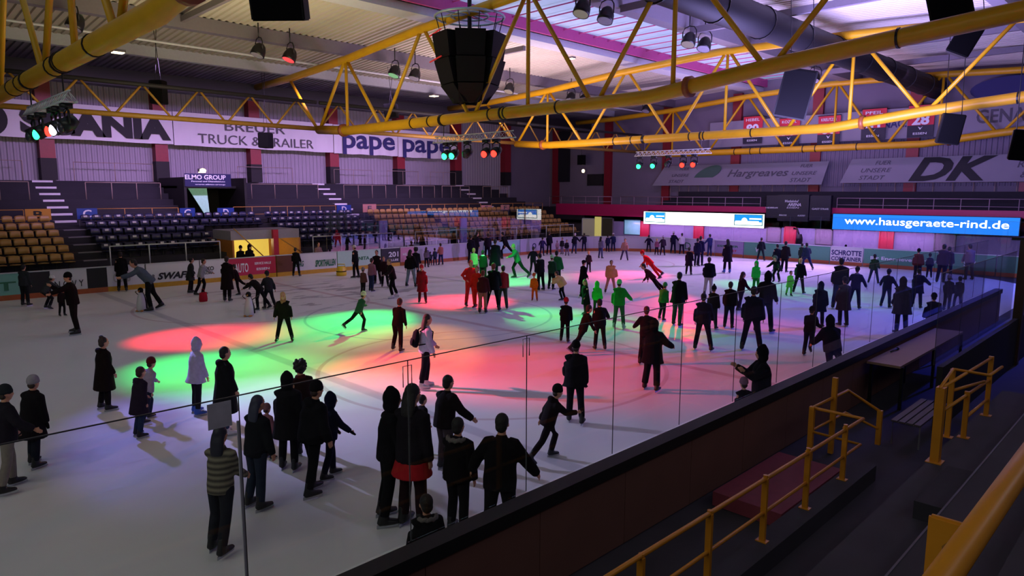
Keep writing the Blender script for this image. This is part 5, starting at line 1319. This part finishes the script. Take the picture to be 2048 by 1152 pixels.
P_(92, 618, 552, 60, 'crouch', '34363a', '18181c', 'stooping skater in grey top with a white cap by the teal board', hair='cap', haircol=cloth('c8c8c8'))
P_(126, 632, 574, 150, 'stand2', '1c1214', '141014', 'small child partly hidden behind the beanie man with phone', hair='short')
P_(302, 622, 512, 270, 'push', '4a5664', '101210', 'person in faded blue jacket bending over a white penguin skating aid', hair='short')
P_(246, 580, 503, 0, 'stand', '0e0c10', '0e0c10', 'dark adult standing at the narrow white rink board', hair='short', coat=.2)
P_(383, 586, 515, 80, 'stand2', '2a2a2c', '1c1818', 'person in grey-green jacket gliding by the small XXO board', hair='short', coat=.25)
P_(404, 590, 517, 100, 'glide', '8c8a8c', '141014', 'person in white top next to the grey-green jacket, red bag at the legs', hair='short', haircol=HAIRM)
P_(456, 603, 512, 20, 'coat', '180a0c', '120a0c', 'tall person in long wine-black coat with pale scarf in front of the crimson board', hair='short', coat=.42, scarf='8a7a8a', hood='down', haircol=HAIRM)
P_(476, 590, 528, 280, 'kickL', '200a10', '14080c', 'skater behind the long wine-black coat kicking one leg back', hair='short', haircol=HAIRM)
P_(521, 620, 548, 300, 'push', '181014', '141014', 'dark skater bent over a white penguin aid beside a grey companion', hair='short', puff=.03)
P_(539, 617, 541, 330, 'glide', '26222a', '1c1c22', 'grey clothed companion beside the skater with the penguin aid', hair='beanie', haircol=cloth('2c282e'))
P_(570, 683, 583, 185, 'wide', '15130f', '0e0e0e', 'blond girl in black jacket standing with feet apart, facing the viewer', hair='long', haircol=HAIRB, puff=.035, scarf='a07850')
P_(719, 662, 583, 60, 'stride2', '28583c', '121812', 'green-lit girl with pale hat crouching forward in the green pool', hair='beanie', haircol=cloth('b8c8b0'))  # green light is part of the clothes colours
P_(727, 592, 534, 40, 'stand', '5c3a34', '1c1818', 'child in brown jacket behind the green-lit girl', hair='beanie', haircol=cloth('7a6c70'), puff=.03)
P_(743, 583, 516, 40, 'stand2', '84586a', '26304a', 'child in dusty pink jacket beside the brown jacket child', hair='short', haircol=HAIRM)
P_(796, 702, 597, 25, 'glide', '100c0e', '14080a', 'slim boy in black on the orange light, one skate lifted, arm out', hair='short', haircol=HAIRM, puff=.005)
gb, gbi = P_(852, 776, 628, 75, 'stand2', 'b0a4c0', '16121c', 'girl in white hoodie, black shorts and white skates wearing a backpack', hair='long', haircol=HAIRM, boots=BOOTW)
P_(593, 553, 495, 20, 'wide', '0c0c10', '101014', 'dark person standing at the teal stamped white board', hair='short')
P_(712, 556, 490, 300, 'stand', '101014', '0e0e12', 'dark person with white cap band next to the yellow skating aid', hair='cap', haircol=cloth('b0a8a8'))
P_(755, 569, 500, 200, 'stand', '1c0e12', '161014', 'dark adult in front of the white board with pink patch', hair='short')
P_(770, 574, 512, 180, 'stand2', '241018', '121014', 'slim wine-dark skater between the adult and the sleeveless woman', hair='short', haircol=HAIRM)
P_(786, 596, 517, 250, 'glide', '1a1014', '0c0a0c', 'woman in black top with grey sleeves and white skates, head bowed', hair='short', haircol=mat('hair_grey', '6a5a58', .7, var=.2), boots=BOOTW, gloves='5a5058')
P_(822, 574, 499, 30, 'wide', '0c0c10', '6c8088', 'person with long black hair, black jacket and light jeans near the white boards', hair='long', puff=.03)
P_(832, 560, 494, 20, 'stand', '14121a', '141420', 'dark adult directly behind the long black hair and light jeans', hair='curly')
P_(845, 606, 528, 180, 'coat', '6a1420', '3c1018', 'person in long red-lit coat and hat facing the viewer', hair='beanie', haircol=cloth('9c2030'), coat=.36, hood='down')  # red light is put into the coat, trouser and hat colours
P_(853, 535, 494, 20, 'stand', '6a5a78', '18182a', 'first of the small children at the lilac board, long dark hair', hair='long', haircol=HAIRM)
P_(861, 531, 503, 10, 'stand', '3a3a5a', '1a1a30', 'second small child at the lilac board, in blue-grey', hair='short', haircol=HAIRM)
P_(870, 531, 496, 350, 'stand2', '2c3050', '1a2040', 'third small child at the lilac board, leaning, dark navy', hair='short')
P_(882, 530, 486, 330, 'stand', 'a05a5c', '1c2450', 'taller child in salmon jacket at the lilac board', hair='short', haircol=HAIRM)
# ---- red and green group in the middle
P_(941, 613, 520, 160, 'akimbo', 'b82424', 'b82424', 'person in red with hands on hips at the edge of the red-lit group', hair='short', haircol=mat('hair_ginger', '8a3018', .7, var=.3), aspect=1.05)
P_(955, 618, 532, 200, 'stand', 'c82018', 'c42018', 'bright red dressed person beside the one with hands on hips', hair='short', haircol=mat('hair_ginger', '8a3018'))
P_(966, 626, 540, 10, 'stand', '401018', 'a06050', 'person in dark wine jacket and salmon trousers in the red-lit group', hair='short', haircol=mat('hair_redlit', '6a1c14', .7))  # red light is put into the hair colour
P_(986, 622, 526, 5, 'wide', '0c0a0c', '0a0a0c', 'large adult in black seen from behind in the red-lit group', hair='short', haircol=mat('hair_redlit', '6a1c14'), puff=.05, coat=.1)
P_(1005, 618, 531, 350, 'stand2', '8c1c24', '3a3a34', 'person in red jacket and grey-green trousers at the far edge of the red-lit group', hair='short', haircol=HAIRM)
P_(948, 560, 496, 30, 'stand', '9cb88c', '5c7050', 'pale green figure behind the red-lit group', hair='short', haircol=HAIRB)
P_(966, 568, 500, 20, 'stand', '14241c', '102018', 'dark green figure with white patch behind the red-lit group', hair='short', scarf='c8d8c8')
P_(942, 528, 470, 20, 'stand', '141022', '141022', 'dark adult nearest the stand in the crowd by the corner boards', hair='short', puff=.03)
P_(953, 522, 464, 60, 'stand', '1c1428', '141020', 'dark adult second in the crowd by the corner boards', hair='long')
P_(975, 520, 467, 0, 'stand2', '1a1226', '141020', 'dark violet adult third in the crowd by the corner boards', hair='short', haircol=HAIRM)
P_(990, 552, 472, 20, 'coat', '10101c', '0e0e18', 'very tall dark coat in the middle of the crowd behind the red-lit group', hair='short', coat=.4, puff=.06)
P_(1012, 518, 464, 300, 'stride', '0e0c16', '0c0c14', 'black clothed skater striding along the curved boards', hair='short')
P_(1035, 557, 487, 250, 'stride2', '2c6a48', '122018', 'green-lit striding skater with light green hair', hair='short', haircol=mat('hair_greenlit', '6a9a5a', .7, var=.2))  # hair and clothes colours carry the green light
P_(1066, 548, 493, 20, 'armsout', '1a1022', '16101c', 'dark skater with both arms lowered wide before the far white boards', hair='short')
P_(1081, 581, 506, 320, 'stand', '10141a', '0c1210', 'dark skater with pale green scarf beside the green pool', hair='short', scarf='8cb890', puff=.03)
P_(1069, 602, 545, 185, 'stand2', 'd06010', 'c85810', 'small child in an orange snow suit facing the viewer', hair='beanie', haircol=cloth('b05020'), puff=.03, boots=mat('boot_red', '8a2418', .5))
P_(1084, 512, 474, 20, 'armsout', '2c2258', '1c1a40', 'skater in purple-blue jacket at the far curved boards, arms out', hair='short')
P_(1098, 510, 462, 20, 'stand', '181426', '101020', 'tall dark adult beside the purple-blue jacket at the curved boards', hair='bun')
P_(1103, 580, 509, 30, 'stand', '18402a', '0c1c14', 'dark green skater with white stripe beside the bright green jacket', hair='beanie', haircol=cloth('9cd8a0'), scarf='a8c8a8')
P_(1113, 576, 501, 20, 'stand', '1e6a34', '12381e', 'skater in bright green padded jacket, rear one of the green pair', hair='short', puff=.05)
P_(1114, 507, 480, 10, 'stand', 'b08aa8', '9a7a98', 'small pale pink child by the curved far boards', hair='beanie', haircol=cloth('b894ac'))
P_(1124, 509, 475, 200, 'stand', '2a2030', '7a6a90', 'child in dark top and lilac trousers by the far boards', hair='short')
P_(1134, 512, 479, 180, 'stand2', '221a2c', '6c5c80', 'smaller child in dark top and lilac trousers by the far boards', hair='short')
P_(1149, 508, 466, 10, 'rarm', '18142a', '2a3058', 'white-haired adult in navy jacket by the pale door', hair='short', haircol=mat('hair_white', 'b8a8b8', .7))
P_(1168, 502, 466, 350, 'larm', '1a1830', '16183a', 'person leaning on the end boards in front of the pale door', hair='short', haircol=HAIRM)
P_(1124, 601, 542, 270, 'poncho', 'c09a64', '0c100c', 'stooping figure in a wide cream poncho between the green and red light', hair='short', puff=.13, haircol=HAIRM)
P_(1201, 517, 473, 30, 'stand', '6a6080', '3c3c60', 'skater in grey-lilac with long dark hair in front of the teal window', hair='long')
P_(1215, 504, 469, 10, 'stand', '1a1c40', '141838', 'navy dressed person of the pair at the end boards below the teal window', hair='short')
P_(1226, 501, 466, 350, 'larm', '1c2048', '161a3c', 'navy person with pale cap of the pair at the end boards', hair='cap', haircol=cloth('b0a0b0'))
P_(1249, 521, 477, 180, 'wide', 'a8706a', '4a3a58', 'child in salmon flared jacket with lilac legs on the violet ice', hair='short', haircol=HAIRM, puff=.04)
P_(1177, 545, 502, 20, 'stand', '2c1a24', '1a1420', 'person with blond hair and dark jacket behind the black hat and coat', hair='short', haircol=HAIRB)
P_(1165, 590, 520, 60, 'coat', '0c0a10', '0c0a0e', 'person in black coat and flat black hat, arm forward', hair='cap', haircol=cloth('0a0a0c'), coat=.35)
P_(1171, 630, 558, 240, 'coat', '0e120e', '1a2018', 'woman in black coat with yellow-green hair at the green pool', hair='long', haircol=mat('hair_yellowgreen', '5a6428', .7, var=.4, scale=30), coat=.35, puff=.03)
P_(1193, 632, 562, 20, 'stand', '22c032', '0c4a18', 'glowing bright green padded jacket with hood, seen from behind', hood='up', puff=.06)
P_(1221, 586, 520, 170, 'wide', 'd08058', 'b87868', 'person in orange-salmon poncho with legs spread, facing the viewer', hair='short', puff=.10, aspect=1.0)
P_(1237, 657, 558, 10, 'rarm', '1c8a2c', '2c5a38', 'child in green jacket and pale green beanie in front of the salmon poncho', hair='beanie', haircol=cloth('58d870'), puff=.04, boots=mat('boot_greenwhite', '90b8a0', .5))
P_(1304, 588, 527, 262, 'speed', '381414', '14080c', 'maroon skater leaning hard sideways on one edge', hair='short', puff=.01)
P_(1300, 556, 500, 262, 'speed', 'c81418', 'b01418', 'bright red skater leaning far sideways behind the maroon one', hair='beanie', haircol=cloth('c01818'), puff=.02)
P_(1354, 652, 544, 20, 'stand2', '0c0c12', '2c4038', 'tall adult in black jacket holding a child dressed in green', hair='short', puff=.04, coat=.12)  # trouser colour includes the green light on the legs
P_(1324, 640, 564, 30, 'glide', '226c2c', '10241c', 'child in green jacket at the side of the tall black jacket adult', hair='beanie', haircol=cloth('2c8a4a'), puff=.03)
P_(1416, 592, 514, 10, 'stand', '0e0e16', 'a8a29c', 'person in black bomber jacket and cream trousers seen from behind', hair='short', puff=.06, haircol=HAIRM)
P_(1377, 550, 494, 10, 'stand', '1c0e1c', '1a0e16', 'slim figure in dark plum coat on the violet ice', hair='short', coat=.3, haircol=HAIRM)
P_(1393, 533, 476, 20, 'stand', '1c1838', '181430', 'rear one of the navy pair beside the slim plum coat figure', hair='short')
P_(1400, 532, 472, 30, 'stand', '221c44', '1a1634', 'front one of the navy pair skating near the white LED screen middle', hair='short')
P_(1297, 502, 470, 10, 'armsout', '1c1230', '181028', 'dark person at the end boards under the white LED screen start', hair='short')
P_(1313, 510, 477, 20, 'stand', '8a4a6a', '18102a', 'child in pink top and dark skirt near the end boards', hair='short', haircol=HAIRB)
P_(1325, 511, 471, 10, 'larm', '281a30', '1c142a', 'dark person with pale hat beside the pink top child', hair='beanie', haircol=cloth('9a88a8'))
P_(1346, 504, 462, 10, 'rarm', '16142e', '141230', 'dark person with white hat at the end boards', hair='beanie', haircol=cloth('c0b8c8'))
P_(1363, 506, 466, 350, 'stand', 'c8bcd0', '16122a', 'person in white jacket at the end boards under the white LED screen', hair='short')
P_(1419, 511, 468, 330, 'larm', '242a5a', '1c2450', 'blue clothed person leaning at the striped end boards', hair='short')
P_(1454, 546, 478, 340, 'coat', '1a1020', '18101c', 'dark person with long black hair and coat in front of the green end board start', hair='long', coat=.3, boots=BOOTB)
P_(1521, 522, 475, 10, 'wide', '121820', '142024', 'person striding with legs apart in front of the green end board', hair='short')
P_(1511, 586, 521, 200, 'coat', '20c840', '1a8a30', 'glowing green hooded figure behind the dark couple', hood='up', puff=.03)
P_(1554, 564, 510, 200, 'crouch', '12161a', '101418', 'crouching dark skater with bent knees over the green light pool', hair='curly', haircol=mat('hair_greygreen', '4a5a4c', .8, var=.3))
P_(1568, 545, 482, 20, 'stand', '1a1418', '101018', 'dark adult in front of the red door under the scoreboard', hair='short', coat=.1)
P_(1552, 543, 488, 340, 'stand2', '141820', '101420', 'second dark adult beside the red door under the scoreboard', hair='short')
P_(1597, 587, 516, 20, 'wide', '0c0c12', '0c1016', 'person with blond hair and black puffy jacket beside a small green-lit child', hair='short', haircol=HAIRB, puff=.03)
P_(1578, 592, 541, 150, 'coat', '60e040', '50c838', 'small child in pale clothes lit yellow-green holding a hand', hair='short', coat=.25, puff=.03)  # green light is painted into the pale clothes
P_(1612, 541, 486, 350, 'stride', '243040', '1c2248', 'blue-grey skater striding in front of the CONTAINER board', hair='short')
P_(1602, 535, 486, 10, 'stand', '203028', '182420', 'green-grey person directly beside the CONTAINER board', hair='short')
# ---- right half behind the glass
P_(1636, 655, 562, 10, 'stand', '101c34', '121a30', 'person in dark blue coat and hood on the light blue ice', hood='up', coat=.25, puff=.05)
P_(1676, 618, 513, 5, 'stand', '14101c', '222444', 'person in black jacket whose legs show through the glass edge', hair='short', puff=.05)
P_(1684, 652, 552, 330, 'coat', '3a3034', '1c1a2c', 'brownish coat figure added for a reflection below the black jacket person', hair='beanie', haircol=cloth('2c2830'), coat=.3, puff=.04)  # solid figure placed where only a reflection shows
P_(1708, 617, 532, 10, 'armsout', '232248', '1a1c38', 'blue-clad skater with pale collar and arms hanging wide', hair='beanie', haircol=cloth('14141c'), scarf='8a8094')
P_(1746, 567, 508, 10, 'wide', '24402c', '24304a', 'skater in olive green jacket before the long green end board', hair='short')
P_(1690, 510, 489, 20, 'stand', '8a8298', '5c5878', 'pale child with black hat near the white end board', hair='beanie', haircol=cloth('10101c'))
P_(1771, 615, 537, 20, 'armsout', '1a1c3c', '1c2248', 'dark blue skater with both arms spread on the violet ice', hair='beanie', haircol=cloth('20243c'))
P_(1832, 617, 536, 10, 'rarm', '16183a', '14163a', 'dark blue adult in wide coat behind the grey coat figure', hair='short', coat=.2, puff=.04)
P_(1800, 668, 553, 340, 'coat', '3a3a4c', '1c1e38', 'grey coat and hood figure added for a reflection in the near glass', hood='up', coat=.25, puff=.06)  # solid figure stands in for a person mirrored in the glass
P_(1861, 688, 584, 350, 'stand', '0e1230', '0e1230', 'dark navy person leaning by the near boards at the table end', hair='beanie', haircol=cloth('10142c'), puff=.04)
P_(1833, 562, 496, 10, 'stand', '541c1c', '14142c', 'person in rust red jacket by the end boards with black cap', hair='beanie', haircol=cloth('0c0c14'), puff=.04)
P_(1857, 556, 506, 0, 'stand', '141838', '161a3c', 'small navy child beside the rust red jacket', hair='beanie', haircol=cloth('0e1020'))
P_(1882, 566, 488, 10, 'stand', '2a1c3c', '1c1838', 'plum jacket adult of the pair near the far corner glass', hair='short', puff=.04)
P_(1894, 560, 493, 20, 'stand', '221a3c', '1a1838', 'second darker adult of the pair near the far corner glass', hair='short', puff=.03)
P_(1936, 560, 488, 330, 'stand', '6c5868', '3a2c3c', 'person in beige jacket deep in the blue corner', hair='short', puff=.04)
P_(1893, 622, 548, 20, 'stand', '241c38', '18183a', 'plum dark skater partly seen through the scratched bench glass', hair='beanie', haircol=cloth('9a8aa0'))
P_(1914, 618, 552, 340, 'stand2', '1c1a38', '161838', 'navy dark skater fully behind the scratched bench glass', hair='short')
P_(1616, 712, 612, 20, 'kickL', '1c1824', '161a30', 'dark skater kicking one leg to the side behind the glass', hair='beanie', haircol=cloth('1c1a24'), puff=.03)
P_(1660, 762, 632, 330, 'lunge', '101226', '10142c', 'big dark figure bending back beside the near boards before the table', hood='up', puff=.06)
P_(1501, 703, 572, 10, 'wide', '14182c', '141a2c', 'broad person in blue-black jacket with arm bent, front of the tight pair', hair='short', puff=.06)
P_(1528, 665, 535, 20, 'larm', '14101a', '141624', 'rear person of the tight pair with arm stretched to a long haired woman', hood='up', puff=.03)
P_(1480, 622, 543, 60, 'rarm', '1e0c12', '241c34', 'woman with long dark hair reaching her hand to the tight pair', hair='long', haircol=HAIRM)
P_(1457, 657, 563, 10, 'stand', '100e14', '14182c', 'dark person in front of the long haired reaching woman', hair='short', puff=.04)
P_(1404, 701, 586, 10, 'wide', '1c1e30', '141628', 'broad grey-blue jacket skater seen from behind through the glass', hair='short', puff=.05)
P_(1424, 658, 570, 20, 'stand', '1a1018', '20202c', 'person with pompom hat just behind the grey-blue jacket', hair='pompom', haircol=cloth('14101a'))
P_(1303, 780, 638, 15, 'rarm', '0e1018', '10121a', 'big hooded dark coat skater of the long coat pair, arm out', hood='up', coat=.18, puff=.06, wide=.15)
P_(1291, 728, 613, 5, 'larm', '14161c', '14161c', 'person with reddish short hair behind the big hooded coat', hair='short', haircol=mat('hair_redbrown', '4a1418', .7, var=.3), puff=.03)
P_(1130, 684, 594, 10, 'stand2', '0c0c12', '101216', 'boy in black jacket and red hat near the green light edge', hair='beanie', haircol=cloth('b81c2c'), puff=.04)
P_(1166, 707, 610, 65, 'lunge', '10140f', '141c1c', 'dark skater bending forward and reaching to the neighbour', hair='short')
P_(1199, 699, 598, 350, 'rarm', '14181a', '141a1e', 'child in dark jacket with one arm swung out', hair='short', puff=.04)
P_(1149, 845, 680, 5, 'stand2', '0e0a10', '100e16', 'adult in dark padded jacket seen from behind at the red light pool', hair='beanie', haircol=cloth('0e0a0e'), puff=.05, coat=.08)
P_(1096, 920, 768, 70, 'stride', '140a0e', '140c12', 'child in maroon-black hood skating with one leg far back', hood='down', hair='beanie', haircol=cloth('160a0c'), puff=.03)
P_(890, 945, 752, 50, 'rarm', '140c10', '3a3034', 'man in dark jacket and grey trousers with outstretched hand', hair='short', puff=.04)
P_(781, 1042, 775, 75, 'stand', '0b0b10', '0b0b0f', 'tall person in plain black hoodie with hood up and lowered head', hood='up', puff=.02)
P_(826, 1058, 757, 40, 'stand', '17131a', '201014', 'girl in dark jacket and red skirt directly behind the glass joint', hair='long', skirt='a01c24', puff=.03)
P_(845, 905, 790, 60, 'stand', '141018', '16141c', 'dark child half hidden between the red skirt girl and the grey trousers man', hair='short')
P_(916, 1068, 835, 30, 'stand2', '0f0c10', '0d0c10', 'person with fur-edged hood seen from behind, holding the man with spread arms', hair='short', hood='fur', puff=.05)
P_(1000, 1105, 832, 15, 'armsout', '0d0b0e', '0d0b0e', 'man in black jacket with both arms spread, hand on the near boards', hair='short', puff=.035)
P_(868, 1235, 990, 340, 'stand', '0c0a0e', '0c0a0e', 'child with pale fur collar showing only its head above the near boards', hair='short', hood='fur', puff=.05)
P_(1533, 880, 690, 250, 'phone', '0a0c14', '0c0c14', 'hooded man in black leaning on the near boards with a phone', hood='up', puff=.04)
P_(1500, 895, 755, 330, 'stand', '141018', '141018', 'child in pink hat beside the hooded man at the near boards', hair='beanie', haircol=cloth('7a5a6c'), puff=.03)
# backpack on the girl in the white hoodie
g = on_z(852, 776, 0)
bk = gbi['T']; s_ = gbi['s']; up_ = gbi['up']
t = thing('backpack', 'black backpack on the back of the girl in the white hoodie', 'backpack', gb.location, gb.rotation_euler.z)
def bp_fin(bm, nm, m, par):
    for v in bm.verts: v.co = (v.co + up_) * s_
    o = obj(nm, bm, m, par, True); return o
bm = NB(); TRb = gbi['TR']
loft(bm, [TRb(0, -.26, .02), TRb(0, -.26, .08), TRb(0, -.25, .22), TRb(0, -.24, .36), TRb(0, -.22, .43)], [(.12, .05), (.155, .085), (.15, .085), (.13, .07), (.07, .03)], 14, side=Vector((1, 0, 0)))
bp_fin(bm, 'bag_body', cloth('0c0c14'), t)
bm = NB(); loft(bm, [TRb(0, -.345, .06), TRb(0, -.345, .12), TRb(0, -.335, .22)], [(.09, .02), (.11, .03), (.09, .015)], 12, side=Vector((1, 0, 0))); bp_fin(bm, 'front_pocket', cloth('14141c'), t)
for sg in (-1, 1):
    bm = NB(); pathtube(bm, [TRb(.10 * sg, -.19, .40), TRb(.11 * sg, -.03, .50), TRb(.11 * sg, .135, .40), TRb(.13 * sg, .12, .22), TRb(.17 * sg, -.05, .12), TRb(.12 * sg, -.20, .08)], .016, 6); bp_fin(bm, 'strap', cloth('0c0c14'), t)
# spectators behind the far boards at the tunnel
def spectator(u, v, x, z, ztop, lab, top, **kw):
    p = on_x(u, v, x)
    return build_person('person', (x, p.y, z), math.radians(-90), ztop, 'stand', top, '121014', vox=.024, label=lab, **kw)
spectator(480, 487, -36.2, -.02, 1.75, 'dark spectator silhouette before the lit tunnel, next to the grey lintel start', '0c0a0c', hair='beanie', haircol=cloth('0c0a0c'))
spectator(498, 487, -35.9, -.02, 1.8, 'dark spectator silhouette in the middle of the lit tunnel', '0a080a', hood='up')
spectator(636, 485, -35.8, -.02, 1.7, 'spectator in pinkish jacket leaning behind the mint board', '8a6a70', hair='short')
# skating aids
def penguin(u, v, lab, rz):
    g = on_z(u, v, 0); t = thing('penguin_aid', lab, 'skating aid', (g.x, g.y, 0), rz)
    bm = NB(); loft(bm, [(0, 0, .03), (0, 0, .10), (0, 0, .35), (0, 0, .60), (0, 0, .72)], [(.20, .16), (.22, .18), (.19, .16), (.12, .11), (.07, .07)], 18); obj('body', bm, mat('penguin_white', 'c4c2c4', .4, var=.05), t, True)
    bm = NB(); loft(bm, [(0, -.05, .10), (0, -.06, .35), (0, -.05, .60), (0, -.03, .74)], [(.20, .15), (.175, .135), (.11, .09), (.07, .06)], 16, side=Vector((1, 0, 0))); ellipsoid(bm, (0, 0, .80), (.10, .10, .11)); obj('back', bm, BLACK, t, True)
    bm = NB(); loft(bm, [(0, .08, .79), (0, .18, .77)], [.03, .008], 8); ellipsoid(bm, (-.09, .12, .03), (.07, .11, .03)); ellipsoid(bm, (.09, .12, .03), (.07, .11, .03)); obj('beak_and_feet', bm, mat('penguin_orange', 'c8781c', .4, var=.1), t, True)
    for q in (-1, 1):
        bm = NB(); pathtube(bm, [(.1 * q, -.05, .60), (.2 * q, -.08, .66), (.28 * q, -.12, .72), (.28 * q, -.2, .74)], .016, 8); obj('handle', bm, BLACKM, t, True)
penguin(284, 622, 'white and black penguin skating aid pushed by the faded blue jacket', 3.9)
penguin(499, 632, 'white and black penguin skating aid pushed by the bent dark skater', 3.9)
g = on_z(683, 551, 0)
t = thing('seat_aid', 'yellow plastic skating aid block standing alone by the mint board', 'skating aid', (g.x, g.y, 0), .8)
bm = NB(); loft(bm, [(0, 0, .0), (0, 0, .1), (0, 0, .42), (0, 0, .5)], [(.34, .26), (.36, .28), (.32, .24), (.26, .19)], 16); obj('body', bm, YPL, t, True)
bm = NB(); loft(bm, [(0, 0, .22), (0, 0, .27)], [(.352, .272), (.350, .27)], 16); obj('dark_band', bm, BLACK, t, True)
bm = NB(); pathtube(bm, [(-.2, 0, .46), (-.2, 0, .62), (.2, 0, .62), (.2, 0, .46)], .025, 8); obj('handle', bm, YPL, t, True)
g = on_z(407, 603, 0)
t = thing('shopping_bag', 'small red bag standing on the ice by the person in the white top', 'bag', (g.x, g.y, .0), .3)
bm = NB(); loft(bm, [(0, 0, 0), (0, 0, .1), (0, 0, .38)], [(.17, .12), (.19, .13), (.17, .08)], 14); obj('bag_body', bm, cloth('a01c2c'), t, True)
bm = NB(); pathtube(bm, [(-.1, 0, .37), (-.08, 0, .52), (.08, 0, .52), (.1, 0, .37)], .01, 6); obj('handle', bm, cloth('a01c2c'), t, True)
